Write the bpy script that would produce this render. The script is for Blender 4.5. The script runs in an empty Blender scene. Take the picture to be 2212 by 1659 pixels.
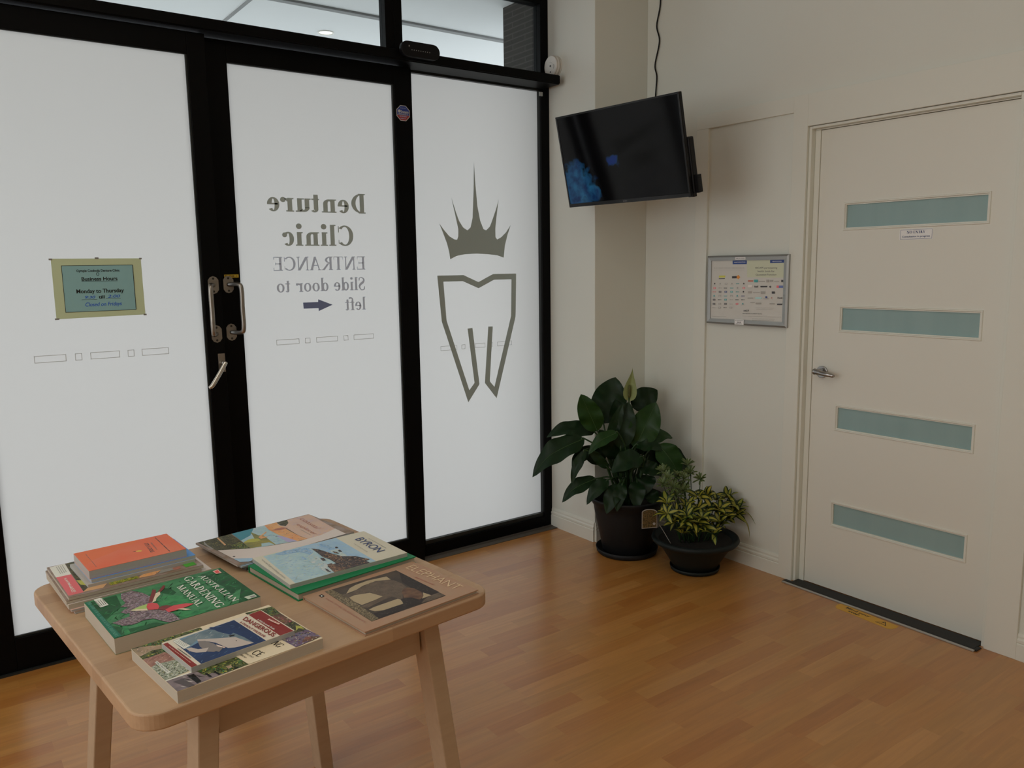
import bpy, bmesh, math, random
from mathutils import Vector, Matrix
random.seed(7)
PI = math.pi
sc = bpy.context.scene
COL = sc.collection

# ------------------------------------------------------------ camera
CAMP = Vector((-2.0047, -3.5299, 1.4863))
YAW, PITCH, ROLL, FPX = 0.6298, 0.1461, -0.0148, 1739.87
F = Vector((math.sin(YAW)*math.cos(PITCH), math.cos(YAW)*math.cos(PITCH), -math.sin(PITCH)))
R0 = Vector((math.cos(YAW), -math.sin(YAW), 0)); U0 = R0.cross(F)
R = R0*math.cos(ROLL)+U0*math.sin(ROLL); U = -R0*math.sin(ROLL)+U0*math.cos(ROLL)
cd = bpy.data.cameras.new('camera'); cam = bpy.data.objects.new('camera', cd); COL.objects.link(cam)
cam.matrix_world = Matrix(((R.x, U.x, -F.x, CAMP.x), (R.y, U.y, -F.y, CAMP.y), (R.z, U.z, -F.z, CAMP.z), (0, 0, 0, 1)))
cd.sensor_width = 36; cd.lens = FPX/2212*36; cd.clip_start = .05; cd.clip_end = 200
sc.camera = cam

# ------------------------------------------------------------ light
world = bpy.data.worlds.new('world'); sc.world = world; world.use_nodes = True
bg = world.node_tree.nodes['Background']
bg.inputs[0].default_value = (.88, .93, 1.0, 1); bg.inputs[1].default_value = 2.64   # overcast sky

def area(name, loc, rot, sx, sy, power, col):
    d = bpy.data.lights.new(name, 'AREA'); d.shape = 'RECTANGLE'; d.size = sx; d.size_y = sy; d.energy = power; d.color = col
    o = bpy.data.objects.new(name, d); COL.objects.link(o); o.location = loc; o.rotation_euler = rot
    return o
# the waiting room's ceiling panels, behind and above the camera, and an added, unseen area light on the left that brightens the walls
for lx, ly in ((-2.7, -1.7), (-1.2, -2.9), (-3.4, -4.2)):
    area('ceiling_panel_light', (lx, ly, 3.06), (0, 0, 0), 1.2, .6, 8, (.97, 1, .90))
area('side_fill_light', (-5.95, -2.2, 1.8), (0, -PI/2, 0), 2.2, 3.6, 62, (.93, .97, 1))

vs = sc.view_settings
sc.display_settings.display_device = 'sRGB'
vs.view_transform = 'Standard'; vs.look = 'None'; vs.gamma = 1; vs.exposure = 0; vs.use_curve_mapping = False
sc.cycles.max_bounces = 10; sc.cycles.diffuse_bounces = 6; sc.cycles.glossy_bounces = 4
sc.cycles.transmission_bounces = 8; sc.cycles.transparent_max_bounces = 12
sc.cycles.use_denoising = True
sc.cycles.caustics_reflective = False; sc.cycles.caustics_refractive = False

# ------------------------------------------------------------ materials
def lin(c):
    c /= 255.0
    return c/12.92 if c <= .04045 else ((c+.055)/1.055)**2.4
MATS = {}
def mat(name, col, rough=.6, metal=0, noise=0, nscale=20, col2=None, spec=.5, bump=0, emit=None, coat=0, stretch=None):
    if name in MATS: return MATS[name]
    m = bpy.data.materials.new(name); m.use_nodes = True; MATS[name] = m
    nt = m.node_tree; b = nt.nodes['Principled BSDF']
    b.inputs['Base Color'].default_value = (*col, 1); b.inputs['Roughness'].default_value = rough
    b.inputs['Metallic'].default_value = metal; b.inputs['Specular IOR Level'].default_value = spec
    if coat: b.inputs['Coat Weight'].default_value = coat; b.inputs['Coat Roughness'].default_value = .12
    if noise or bump:
        tc = nt.nodes.new('ShaderNodeTexCoord'); n = nt.nodes.new('ShaderNodeTexNoise')
        n.inputs['Scale'].default_value = nscale; n.inputs['Detail'].default_value = 4
        if stretch:
            mp = nt.nodes.new('ShaderNodeMapping'); mp.inputs['Scale'].default_value = stretch
            nt.links.new(tc.outputs['Object'], mp.inputs[0]); nt.links.new(mp.outputs[0], n.inputs['Vector'])
        else: nt.links.new(tc.outputs['Object'], n.inputs['Vector'])
        if noise:
            r = nt.nodes.new('ShaderNodeValToRGB'); e = r.color_ramp.elements
            e[0].position = .5-noise*.5; e[1].position = .5+noise*.5
            c2 = col2 if col2 else tuple(x*.8 for x in col)
            e[0].color = (*c2, 1); e[1].color = (*col, 1)
            nt.links.new(n.outputs['Fac'], r.inputs[0]); nt.links.new(r.outputs[0], b.inputs['Base Color'])
        if bump:
            bp = nt.nodes.new('ShaderNodeBump'); bp.inputs['Strength'].default_value = bump; bp.inputs['Distance'].default_value = .002
            nt.links.new(n.outputs['Fac'], bp.inputs['Height']); nt.links.new(bp.outputs[0], b.inputs['Normal'])
    if emit:
        b.inputs['Emission Color'].default_value = (*emit[:3], 1); b.inputs['Emission Strength'].default_value = emit[3]
    return m

def plank_mat(name, colors, plen, pw, rough, grain=.25, gap=.0, coat=0, axis=0):
    m = bpy.data.materials.new(name); m.use_nodes = True; MATS[name] = m
    nt = m.node_tree; N = nt.nodes.new; L = nt.links.new; b = nt.nodes['Principled BSDF']
    tc = N('ShaderNodeTexCoord'); sp = N('ShaderNodeSeparateXYZ'); L(tc.outputs['Object'], sp.inputs[0])
    def mth(op, a, c=None):
        n = N('ShaderNodeMath'); n.operation = op
        for i, v in enumerate((a, c)):
            if v is None: continue
            if isinstance(v, (int, float)): n.inputs[i].default_value = v
            else: L(v, n.inputs[i])
        return n.outputs[0]
    X, Y = (sp.outputs[0], sp.outputs[1]) if axis == 0 else (sp.outputs[1], sp.outputs[0])
    row = mth('FLOOR', mth('DIVIDE', Y, pw))
    wn = N('ShaderNodeTexWhiteNoise'); wn.noise_dimensions = '1D'; L(row, wn.inputs['W'])
    xo = mth('ADD', mth('DIVIDE', X, plen), mth('MULTIPLY', wn.outputs['Value'], 7.3))
    # wobble the lengths
    colf = mth('FLOOR', xo)
    cb = N('ShaderNodeCombineXYZ'); L(row, cb.inputs[0]); L(colf, cb.inputs[1])
    w2 = N('ShaderNodeTexWhiteNoise'); w2.noise_dimensions = '3D'; L(cb.outputs[0], w2.inputs['Vector'])
    ramp = N('ShaderNodeValToRGB'); e = ramp.color_ramp.elements
    while len(e) < len(colors): e.new(.5)
    for i, c in enumerate(colors): e[i].position = i/(len(colors)-1); e[i].color = (*c, 1)
    L(w2.outputs['Value'], ramp.inputs[0])
    # grain
    mp = N('ShaderNodeMapping'); mp.inputs['Scale'].default_value = (1.6, 22, 22) if axis == 0 else (22, 1.6, 22)
    off = N('ShaderNodeVectorMath'); off.operation = 'ADD'; L(tc.outputs['Object'], off.inputs[0]); L(w2.outputs['Color'], off.inputs[1])
    L(off.outputs[0], mp.inputs[0])
    n = N('ShaderNodeTexNoise'); n.inputs['Scale'].default_value = 1.6; n.inputs['Detail'].default_value = 6; n.inputs['Roughness'].default_value = .6
    n.inputs['Distortion'].default_value = 1.1
    L(mp.outputs[0], n.inputs['Vector'])
    r2 = N('ShaderNodeValToRGB'); r2.color_ramp.elements[0].position = .3; r2.color_ramp.elements[1].position = .75
    g0 = 1-grain; r2.color_ramp.elements[0].color = (g0, g0*.97, g0*.93, 1); r2.color_ramp.elements[1].color = (1.04, 1.03, 1.0, 1)
    L(n.outputs['Fac'], r2.inputs[0])
    mx = N('ShaderNodeMixRGB'); mx.blend_type = 'MULTIPLY'; mx.inputs[0].default_value = 1
    L(ramp.outputs[0], mx.inputs[1]); L(r2.outputs[0], mx.inputs[2])
    out = mx.outputs[0]
    if gap:
        fy = mth('FRACT', mth('DIVIDE', Y, pw)); fx = mth('FRACT', xo)
        gy = mth('LESS_THAN', fy, gap/pw); gx = mth('LESS_THAN', fx, gap/plen); g = mth('MAXIMUM', gy, gx)
        m2 = N('ShaderNodeMixRGB'); m2.blend_type = 'MULTIPLY'; L(mth('MULTIPLY', g, .3), m2.inputs[0]); L(out, m2.inputs[1]); m2.inputs[2].default_value = (.35, .28, .2, 1)
        out = m2.outputs[0]
    L(out, b.inputs['Base Color']); b.inputs['Roughness'].default_value = rough
    b.inputs['Specular IOR Level'].default_value = .5
    if coat: b.inputs['Coat Weight'].default_value = coat; b.inputs['Coat Roughness'].default_value = .22
    return m

M_floor = plank_mat('floor_wood', [(.47, .18, .034), (.51, .21, .044), (.56, .255, .060), (.51, .21, .042), (.60, .28, .074), (.52, .24, .055), (.54, .24, .053)], .36, .0655, .38, .20, .0, .7)
M_birch = plank_mat('birch_top', [(.475, .30, .180), (.525, .34, .208), (.565, .375, .23), (.51, .325, .20)], .5, .062, .45, .08)
M_birchy = plank_mat('birch_leg', [(.46, .335, .225), (.52, .385, .265)], 1.9, .5, .5, .08)
M_wall = mat('wall_paint', (.76, .78, .72), .7, bump=.15, nscale=180)
M_wallw = mat('white_gloss_paint', (.78, .79, .72), .45)
M_door = mat('door_paint', (.79, .79, .72), .4)
M_black = mat('black_aluminium', (.0022, .0022, .0023), .45, spec=.09)
M_blackgrey = mat('charcoal_aluminium', (.018, .021, .020), .4, spec=.3)
M_steel = mat('brushed_steel', (.34, .31, .275), .32, 1, noise=.5, nscale=60)
M_alu = mat('aluminium', (.52, .52, .5), .35, .9)
M_silver = mat('silver_frame', (.42, .43, .42), .42, .7)
M_rubber = mat('black_rubber', (.008, .008, .008), .6)
M_plastic = mat('black_plastic', (.004, .004, .005), .4, spec=.2)
M_whitep = mat('white_plastic', (.78, .74, .68), .4)
M_soil = mat('soil', (.012, .009, .006), .95, noise=.5, nscale=120, col2=(.004, .003, .002), bump=.8)
M_pot = mat('charcoal_pot', (.008, .009, .0105), .55, bump=.1, nscale=300, spec=.3)
M_pot2 = mat('green_grey_pot', (.006, .0105, .0105), .55, bump=.1, nscale=300, spec=.3)
M_leaf = mat('lily_leaf', (.010, .034, .008), .42, noise=.8, nscale=25, col2=(.004, .015, .005), spec=.22)
M_rib = mat('lily_midrib', (.05, .11, .03), .45)
M_leaf2 = mat('lily_leaf_highlit', (.018, .062, .010), .42, noise=.8, nscale=25, col2=(.010, .036, .007), spec=.25)  # brighter green that puts leaf highlights into the colour of some leaves
M_stem = mat('lily_stem', (.022, .06, .016), .5)
M_page = mat('page_edges', (.58, .52, .43), .8, noise=.9, nscale=30, col2=(.48, .42, .34), stretch=(1, 1, 60))
M_pagew = mat('white_page_edges', (.52, .50, .47), .8, noise=.9, nscale=30, col2=(.40, .39, .37), stretch=(1, 1, 60))

def frosted():
    m = bpy.data.materials.new('frosted_film'); m.use_nodes = True; nt = m.node_tree; nt.nodes.clear()
    N = nt.nodes.new; L = nt.links.new
    t = N('ShaderNodeBsdfTranslucent'); t.inputs[0].default_value = (.88, .835, .79, 1)
    d = N('ShaderNodeBsdfDiffuse'); d.inputs[0].default_value = (.55, .56, .54, 1)
    g = N('ShaderNodeBsdfGlossy'); g.inputs[0].default_value = (1, 1, 1, 1); g.inputs['Roughness'].default_value = .25
    a = N('ShaderNodeMixShader'); a.inputs[0].default_value = .3; L(t.outputs[0], a.inputs[1]); L(d.outputs[0], a.inputs[2])
    fr = N('ShaderNodeFresnel'); fr.inputs[0].default_value = 1.3
    c = N('ShaderNodeMixShader'); L(fr.outputs[0], c.inputs[0]); L(a.outputs[0], c.inputs[1]); L(g.outputs[0], c.inputs[2])
    o = N('ShaderNodeOutputMaterial'); L(c.outputs[0], o.inputs[0]); return m
def clearglass():
    m = bpy.data.materials.new('clear_glass'); m.use_nodes = True; nt = m.node_tree; nt.nodes.clear()
    N = nt.nodes.new; L = nt.links.new
    t = N('ShaderNodeBsdfTransparent'); t.inputs[0].default_value = (.93, .96, .95, 1)
    g = N('ShaderNodeBsdfGlossy'); g.inputs['Roughness'].default_value = .01
    fr = N('ShaderNodeFresnel'); fr.inputs[0].default_value = 1.3
    c = N('ShaderNodeMixShader'); L(fr.outputs[0], c.inputs[0]); L(t.outputs[0], c.inputs[1]); L(g.outputs[0], c.inputs[2])
    o = N('ShaderNodeOutputMaterial'); L(c.outputs[0], o.inputs[0]); return m
M_frost = frosted(); M_clear = clearglass()

# printed colours: name -> observed sRGB on the matt sheet (k = how bright a white sheet sits there)
PRN = dict(black=(14, 14, 14), blackish=(48, 48, 50), white=(182, 176, 165), grey=(112, 110, 106), cream=(172, 160, 138), paperwhite=(164, 156, 152), pale=(150, 160, 145), pale2=(150, 146, 142),
 banksia=(72, 56, 62), bench=(108, 96, 98), bench_dark=(66, 60, 62), foam=(158, 160, 158), foliage_plain=(88, 92, 60), green=(60, 125, 45),
 leaf_bright=(50, 118, 68), leaf_dark=(12, 52, 26), leaf_light=(62, 112, 76), leaf_pale=(80, 130, 112), leaf_teal=(16, 84, 66), letter=(170, 150, 122), lilac=(135, 128, 158),
 maroon=(102, 30, 26), mouth=(98, 92, 90), navy=(28, 48, 84), navy2=(70, 82, 120), orange_flame=(200, 140, 60), orange_light=(192, 84, 46), orange_sand=(168, 110, 68),
 photo_bush=(70, 82, 66), photo_dark=(34, 34, 24), photo_foliage=(78, 86, 50), photo_lilac=(98, 94, 110), photo_red=(104, 66, 60), photo_yellow=(138, 132, 44), pink=(190, 140, 130), pinkred=(168, 78, 82),
 pod_dark=(94, 38, 38), pod_green=(130, 150, 84), pod_red=(160, 58, 62), poster_green=(132, 135, 119), poster_teal=(50, 110, 112), poster_teal2=(120, 150, 160), red=(190, 60, 60),
 rock=(62, 54, 54), rock_brown=(104, 78, 62), rust=(130, 84, 72), rust2=(190, 100, 50), sand=(166, 140, 118), sea=(126, 150, 166), sea_deep=(84, 122, 156), seablue=(84, 108, 126),
 sepia_black=(34, 28, 26), sepia_brown=(94, 70, 52), sepia_dark=(64, 55, 48), sepia_ground=(104, 94, 72), sepia_light=(134, 120, 96), sepia_mid=(84, 72, 60),
 shark_belly=(146, 136, 130), shark_grey=(96, 108, 112), sky_light=(140, 158, 164), stone=(140, 118, 98), stonepink=(128, 96, 84), tan=(160, 126, 92), teal=(52, 106, 120),
 titleblue=(38, 52, 92), yellowgreen=(136, 136, 62), cover_green=(30, 80, 47), cover_orange=(186, 92, 66), cover_tan=(130, 109, 90), cover_offwhite=(160, 156, 142), cover_mag=(120, 108, 104),
 cover_bluebook=(70, 116, 170), cover_darkgreen=(10, 92, 56), cover_dangwhite=(166, 158, 144), hand_blue=(8, 50, 130), signcard=(124, 134, 110), signsheet=(88, 117, 120), paper_lilac=(134, 133, 129))
NOISY = dict(banksia=((118, 102, 108), 200, .2), photo_foliage=((24, 30, 16), 90, .3), photo_bush=((140, 140, 128), 260, .25), photo_dark=((66, 64, 44), 110, .3), photo_lilac=((70, 44, 70), 70, .4),
 photo_red=((60, 50, 40), 60, .4), photo_yellow=((70, 72, 24), 150, .3), stone=((105, 92, 72), 50, .5), stonepink=((104, 70, 64), 90, .4), bench=((84, 76, 80), 60, .4), rock=((30, 26, 28), 120, .4), rock_brown=((50, 40, 34), 160, .3),
 foam=((112, 142, 150), 70, .5), sea=((112, 140, 164), 40, .5), sea_deep=((130, 150, 165), 90, .4), sky_light=((118, 146, 152), 25, .6), cover_green=((58, 110, 74), 28, .5), leaf_light=((32, 92, 52), 40, .5), leaf_bright=((20, 84, 48), 60, .5),
 leaf_dark=((20, 74, 38), 50, .4), sepia_ground=((60, 52, 40), 220, .3), sepia_mid=((66, 56, 48), 70, .5), sepia_brown=((64, 44, 34), 60, .4), sepia_dark=((44, 38, 34), 25, .5), shark_grey=((60, 78, 90), 30, .5), navy=((16, 30, 58), 20, .6),
 sand=((150, 130, 126), 14, .6), orange_sand=((180, 136, 92), 30, .5), cover_orange=((186, 74, 42), 9, .5), cover_mag=((96, 78, 60), 30, .4), cover_tan=((132, 100, 80), 14, .5), foliage_plain=((120, 112, 50), 40, .4))
def pm(name, k=.46):
    key = 'print_'+name+('' if k == .46 else '_wall')
    if key in MATS: return MATS[key]
    alb = lambda c: tuple(min(.9, lin(x)/k) for x in c)
    c = PRN[name]
    if name in NOISY:
        c2, s, n = NOISY[name]; return mat(key, alb(c), .45, noise=n, nscale=s, col2=alb(c2), spec=.3)
    return mat(key, alb(c), .45, spec=.3)

# ------------------------------------------------------------ mesh helpers
def tag(o, label=None, cat=None, group=None, kind=None):
    if label: o['label'] = label
    if cat: o['category'] = cat
    if group: o['group'] = group
    if kind: o['kind'] = kind
    return o
def empty(name, loc=(0, 0, 0), rz=0, label=None, cat=None, group=None, kind=None):
    o = bpy.data.objects.new(name, None); COL.objects.link(o); o.location = loc; o.rotation_euler = (0, 0, rz)
    o.empty_display_size = .1
    return tag(o, label, cat, group, kind)
def obj(name, bm, mats, parent=None, smooth=False, bevel=0, bseg=2):
    if not name.endswith(('print', 'screen', 'poster_sheet')): bmesh.ops.recalc_face_normals(bm, faces=bm.faces)
    me = bpy.data.meshes.new(name); bm.to_mesh(me); bm.free()
    for m in (mats if isinstance(mats, (list, tuple)) else [mats]): me.materials.append(m)
    o = bpy.data.objects.new(name, me); COL.objects.link(o)
    if parent: o.parent = parent
    if smooth:
        for p in me.polygons: p.use_smooth = True
    if bevel:
        md = o.modifiers.new('bevel', 'BEVEL'); md.width = bevel; md.segments = bseg; md.limit_method = 'ANGLE'; md.angle_limit = math.radians(40)
    return o
def bx(bm, x0, x1, y0, y1, z0, z1, mi=0):
    vs_ = [bm.verts.new((x, y, z)) for z in (z0, z1) for y in (y0, y1) for x in (x0, x1)]
    fs = []
    for q in ((0, 1, 3, 2), (4, 6, 7, 5), (0, 4, 5, 1), (2, 3, 7, 6), (0, 2, 6, 4), (1, 5, 7, 3)):
        f = bm.faces.new([vs_[i] for i in q]); f.material_index = mi; fs.append(f)
    return vs_
def box(name, x0, x1, y0, y1, z0, z1, m, parent=None, bevel=0):
    bm = bmesh.new(); bx(bm, x0, x1, y0, y1, z0, z1); return obj(name, bm, m, parent, bevel=bevel)
def tube(bm, pts, r, seg=10, mi=0, cap=True):
    pts = [Vector(p) for p in pts]; n = len(pts); rings = []
    rr = r if isinstance(r, (list, tuple)) else [r]*n
    t0 = (pts[1]-pts[0]).normalized(); up = Vector((0, 0, 1)) if abs(t0.z) < .9 else Vector((1, 0, 0))
    a = t0.cross(up).normalized()
    for i in range(n):
        t = ((pts[min(i+1, n-1)]-pts[max(i-1, 0)])).normalized()
        a = (a-t*a.dot(t)).normalized(); b = t.cross(a)
        rings.append([bm.verts.new(pts[i]+(a*math.cos(2*PI*k/seg)+b*math.sin(2*PI*k/seg))*rr[i]) for k in range(seg)])
    for i in range(n-1):
        for k in range(seg):
            f = bm.faces.new((rings[i][k], rings[i][(k+1) % seg], rings[i+1][(k+1) % seg], rings[i+1][k])); f.material_index = mi; f.smooth = True
    if cap:
        for rg in (rings[0][::-1], rings[-1]):
            f = bm.faces.new(rg); f.material_index = mi
def smoothpts(ctrl, n=8):
    c = [Vector(p) for p in ctrl]; c = [c[0]*2-c[1]]+c+[c[-1]*2-c[-2]]; o = []
    for i in range(1, len(c)-2):
        for k in range(n):
            t = k/n; p0, p1, p2, p3 = c[i-1:i+3]
            o.append(.5*((2*p1)+(-p0+p2)*t+(2*p0-5*p1+4*p2-p3)*t*t+(-p0+3*p1-3*p2+p3)*t**3))
    o.append(c[-2]); return o
def lathe(bm, prof, cx=0, cy=0, seg=48, mi=0):
    rings = []
    for r, z in prof:
        rings.append([bm.verts.new((cx+r*math.cos(2*PI*k/seg), cy+r*math.sin(2*PI*k/seg), z)) for k in range(seg)] if r > 1e-6 else [bm.verts.new((cx, cy, z))])
    for a, b in zip(rings, rings[1:]):
        for k in range(seg):
            k2 = (k+1) % seg
            if len(a) == 1 and len(b) == 1: continue
            if len(a) == 1: f = bm.faces.new((a[0], b[k2], b[k]))
            elif len(b) == 1: f = bm.faces.new((a[k], a[k2], b[0]))
            else: f = bm.faces.new((a[k], a[k2], b[k2], b[k]))
            f.material_index = mi; f.smooth = True
def prism(bm, poly, fn, h0, h1, mi=0):
    """poly 2-D outline -> solid between heights h0 and h1 mapped by fn(u, v, h)"""
    a = [bm.verts.new(fn(u, v, h0)) for u, v in poly]; b = [bm.verts.new(fn(u, v, h1)) for u, v in poly]
    n = len(poly)
    for f in (bm.faces.new(a[::-1]), bm.faces.new(b)): f.material_index = mi
    for i in range(n):
        f = bm.faces.new((a[i], a[(i+1) % n], b[(i+1) % n], b[i])); f.material_index = mi

# ------------------------------------------------------------ lettering
def _ell(cx, cy, rx, ry, a0, a1, n=16):
    return [(cx+rx*math.cos(math.radians(a0+(a1-a0)*i/n)), cy+ry*math.sin(math.radians(a0+(a1-a0)*i/n))) for i in range(n+1)]
def ringp(cx, cy, rx, ry, tx, ty, a0=0, a1=360):
    """curved stroke with thick sides (tx) and thin top (ty), as quads"""
    n = max(6, int(abs(a1-a0)/15)); o = _ell(cx, cy, rx, ry, a0, a1, n); i_ = _ell(cx, cy, rx-tx, ry-ty, a0, a1, n)
    return [[o[k], o[k+1], i_[k+1], i_[k]] for k in range(n)]
def sweep2(pts, ws):
    P_ = [Vector((x, y, 0)) for x, y in pts]; P_ = smoothpts(P_, 6); n = len(P_); o = []
    W = [ws[min(int(i/(n-1)*(len(ws)-1)), len(ws)-2)]*(1-(i/(n-1)*(len(ws)-1)) % 1)+ws[min(int(i/(n-1)*(len(ws)-1))+1, len(ws)-1)]*((i/(n-1)*(len(ws)-1)) % 1) for i in range(n)]
    W[-1] = ws[-1]
    L_, R_ = [], []
    for i in range(n):
        t = (P_[min(i+1, n-1)]-P_[max(i-1, 0)]).normalized(); nn = Vector((-t.y, t.x, 0))*W[i]/2
        L_.append(tuple((P_[i]+nn)[:2])); R_.append(tuple((P_[i]-nn)[:2]))
    return [[L_[k], L_[k+1], R_[k+1], R_[k]] for k in range(n-1)]
def serif_glyph(ch, s, h):
    """polygons and advance; s = stem width, h = hairline; capitals are 1 high, x-height .66"""
    def q(x0, y0, x1, y1): return [(x0, y0), (x1, y0), (x1, y1), (x0, y1)]
    def stem(x, y0, y1, b=True, t=True, w=s):
        p = [q(x-w/2, y0, x+w/2, y1)]
        if b: p.append(q(x-w/2-.07, y0, x+w/2+.07, y0+h))
        if t: p.append(q(x-w/2-.07, y1-h, x+w/2+.07, y1))
        return p
    def diag(x0, y0, x1, y1, w): return [[(x0-w/2, y0), (x0+w/2, y0), (x1+w/2, y1), (x1-w/2, y1)]]
    X = .66; a = .07+s/2
    if ch == ' ': return [], .32
    if ch == 'D': return stem(a, 0, 1)+ringp(a, .5, .52, .5, s, h, -90, 90), a+.60
    if ch == 'C': return ringp(.45, .5, .43, .51, s, h*1.2, 45, 315)+[q(.74, .66, .78, .97)]+[q(.74, .1, .77, .3)], .86
    if ch == 'G': return ringp(.45, .5, .43, .51, s, h*1.2, 45, 318)+[q(.74, .66, .78, .97)]+stem(.74, .02, .42, False), .92
    if ch == 'O': return ringp(.47, .5, .45, .51, s, h), .96
    if ch == 'E': return stem(a, 0, 1)+[q(a, 0, .62, h), q(a, 1-h, .60, 1), q(a, .5-h/2, .48, .5+h/2), q(.58, 0, .62, .22), q(.56, .8, .6, 1), q(.45, .4, .49, .6)], .70
    if ch == 'F': return stem(a, 0, 1)+[q(a, 1-h, .58, 1), q(a, .5-h/2, .46, .5+h/2), q(.54, .8, .58, 1), q(.43, .4, .47, .6)], .64
    if ch == 'L': return stem(a, 0, 1)+[q(a, 0, .60, h), q(.56, 0, .6, .25)], .66
    if ch == 'I': return stem(a, 0, 1), .14+s+.05
    if ch == 'H': return stem(a, 0, 1)+stem(a+.52, 0, 1)+[q(a, .5-h/2, a+.52, .5+h/2)], a+.64
    if ch == 'T': return stem(.36, 0, 1, True, False)+[q(.03, 1-h, .69, 1), q(.03, .76, .06, 1), q(.66, .76, .69, 1)], .74
    if ch == 'N': return stem(.12, 0, 1, w=h*1.3)+diag(.70, 0, .14, 1, s*1.15)+stem(.72, 0, 1, False, True, w=h*1.3), .86
    if ch == 'M': return stem(.12, 0, 1, w=h*1.3)+diag(.47, 0, .16, 1, s)+diag(.47, 0, .80, 1, h*1.3)+stem(.82, 0, 1), 1.0
    if ch == 'A': return diag(.12, 0, .40, 1, h*1.3)+diag(.68, 0, .40, 1, s)+[q(.2, .33, .6, .33+h), q(.01, 0, .23, h), q(.55, 0, .81, h)], .82
    if ch == 'V': return diag(.40, 0, .12, 1, s)+diag(.42, 0, .70, 1, h*1.3)+[q(0, 1-h, .26, 1), q(.58, 1-h, .8, 1)], .82
    if ch == 'Y': return stem(.38, 0, .5, True, False)+diag(.38, .45, .12, 1, s)+diag(.38, .45, .64, 1, h*1.4)+[q(0, 1-h, .26, 1), q(.54, 1-h, .76, 1)], .78
    if ch == 'U': return stem(.14, .3, 1, False, True)+stem(.66, .3, 1, False, True, w=h*1.3)+ringp(.40, .32, .26+s/2, .33, s*.8, h*1.2, 180, 360), .82
    if ch == 'P': return stem(a, 0, 1)+ringp(a, .74, .42, .26, s, h, -90, 90), .62
    if ch == 'R': return stem(a, 0, 1)+ringp(a, .75, .40, .25, s, h, -90, 90)+diag(.68, 0, a+.16, .5, s)+[q(.6, 0, .8, h)], .80
    if ch == 'S': return sweep2([(.52, .80), (.46, .95), (.28, .98), (.12, .80), (.22, .60), (.40, .46), (.50, .26), (.36, .02), (.16, .04), (.08, .24)], [h*1.4, h, h*1.5, s, s*1.1, s, h*1.5, h, h*1.4])+[q(.50, .7, .54, .98), q(.06, .02, .1, .3)], .60
    if ch == 'e': return ringp(.28, X/2, .27, X/2+.01, s, h*1.2, 0, 318)+[q(.08, X/2-.01, .52, X/2+h)], .58
    if ch == 'c': return ringp(.28, X/2, .27, X/2+.01, s, h*1.2, 50, 315)+_dot(.44, X*.78, s*.55), .54
    if ch == 'o': return ringp(.30, X/2, .29, X/2+.01, s, h*1.2), .62
    if ch == 'n': return stem(a, 0, X, True, False)+[q(.0, X-h, a, X)]+stem(a+.34, 0, X*.7, True, False)+ringp(a+.16, X*.66, .18+s/2, X*.34, s, h*1.6, 0, 150), a+.34+s/2+.12
    if ch == 'u': return stem(a-.02, X*.3, X, False, False)+[q(-.02, X-h, a, X), q(.28, X-h, a+.32, X)]+stem(a+.32, 0, X, False, False)+[q(a+.3, 0, a+.32+s/2+.08, h)]+ringp(a+.14, X*.34, .17+s/2, X*.34, s, h*1.6, 180, 330), a+.32+s/2+.12
    if ch == 'r': return stem(a, 0, X, True, False)+[q(.0, X-h, a, X)]+ringp(a+.18, X*.62, .17, X*.36, s*.6, h*1.6, 40, 150)+_dot(a+.3, X*.86, s*.6), a+.42
    if ch == 't': return stem(.18, .12, .86, False, False)+[q(.02, X-h, .38, X)]+ringp(.18+s*.35, .16, .05+s*.65, .17, s*.8, h*1.4, 180, 330), .40
    if ch == 'i': return stem(a, 0, X, True, False)+[q(.0, X-h, a, X)]+_dot(a, .93, s*.66), a*2+.03
    if ch == 'l': return stem(a, 0, 1.03, True, False)+[q(.0, 1.03-h, a, 1.03)], a*2+.03
    if ch == 'd': return ringp(.27, X/2, .26, X/2+.01, s, h*1.3)+stem(.50, 0, 1.03, False, False)+[q(.38, 1.03-h, .5, 1.03), q(.5, 0, .5+s/2+.07, h)], .66
    if ch == 'f': return stem(a, 0, .8, True, False)+[q(.0, X-h, .36, X)]+ringp(a+.14, .80, .14+s/2, .24, s*.8, h*1.5, 60, 180)+_dot(a+.22, .97, s*.5), .36
    return [], .5
def _dot(x, y, r): return [_ell(x, y, r, r, 0, 345, 11)]
_fc = {}
def glyph_polys(txt, style):
    """list of (poly) with cap height 1 and the total width"""
    if (txt, style) in _fc: return _fc[(txt, style)]
    polys = []
    if set(txt) <= set('.~'):
        x = 0
        for i, ch in enumerate(txt):
            w = random.choice([.5, .8, 1.1]); polys.append([(x, .2), (x+w, .2), (x+w, .75), (x, .75)]); x += w+random.choice([.15, .2, .5])
        r = (polys, x); _fc[(txt, style)] = r; return r
    if style in ('serif', 'serifb'):
        s, h = (.16, .06) if style == 'serif' else (.21, .06); x = 0
        for ch in txt:
            p, adv = serif_glyph(ch, s, h)
            polys += [[(u+x, v) for u, v in g] for g in p]; x += adv+.035
        r = (polys, x); _fc[(txt, style)] = r; return r
    cu = bpy.data.curves.new('t', 'FONT'); cu.body = txt; cu.size = 1
    cu.offset = {'bold': .022, 'thin': -.012, 'hand': .004}.get(style, 0)
    if style in ('sansc', 'hand'): cu.shear = .25
    ob = bpy.data.objects.new('t', cu); me = ob.to_mesh(); sc_ = 1/.729
    for p in me.polygons: polys.append([(me.vertices[i].co.x*sc_, me.vertices[i].co.y*sc_) for i in p.vertices])
    x = max([u for p in polys for u, v in p] or [1]); ob.to_mesh_clear(); bpy.data.objects.remove(ob); bpy.data.curves.remove(cu)
    r = (polys, x); _fc[(txt, style)] = r; return r
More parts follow.
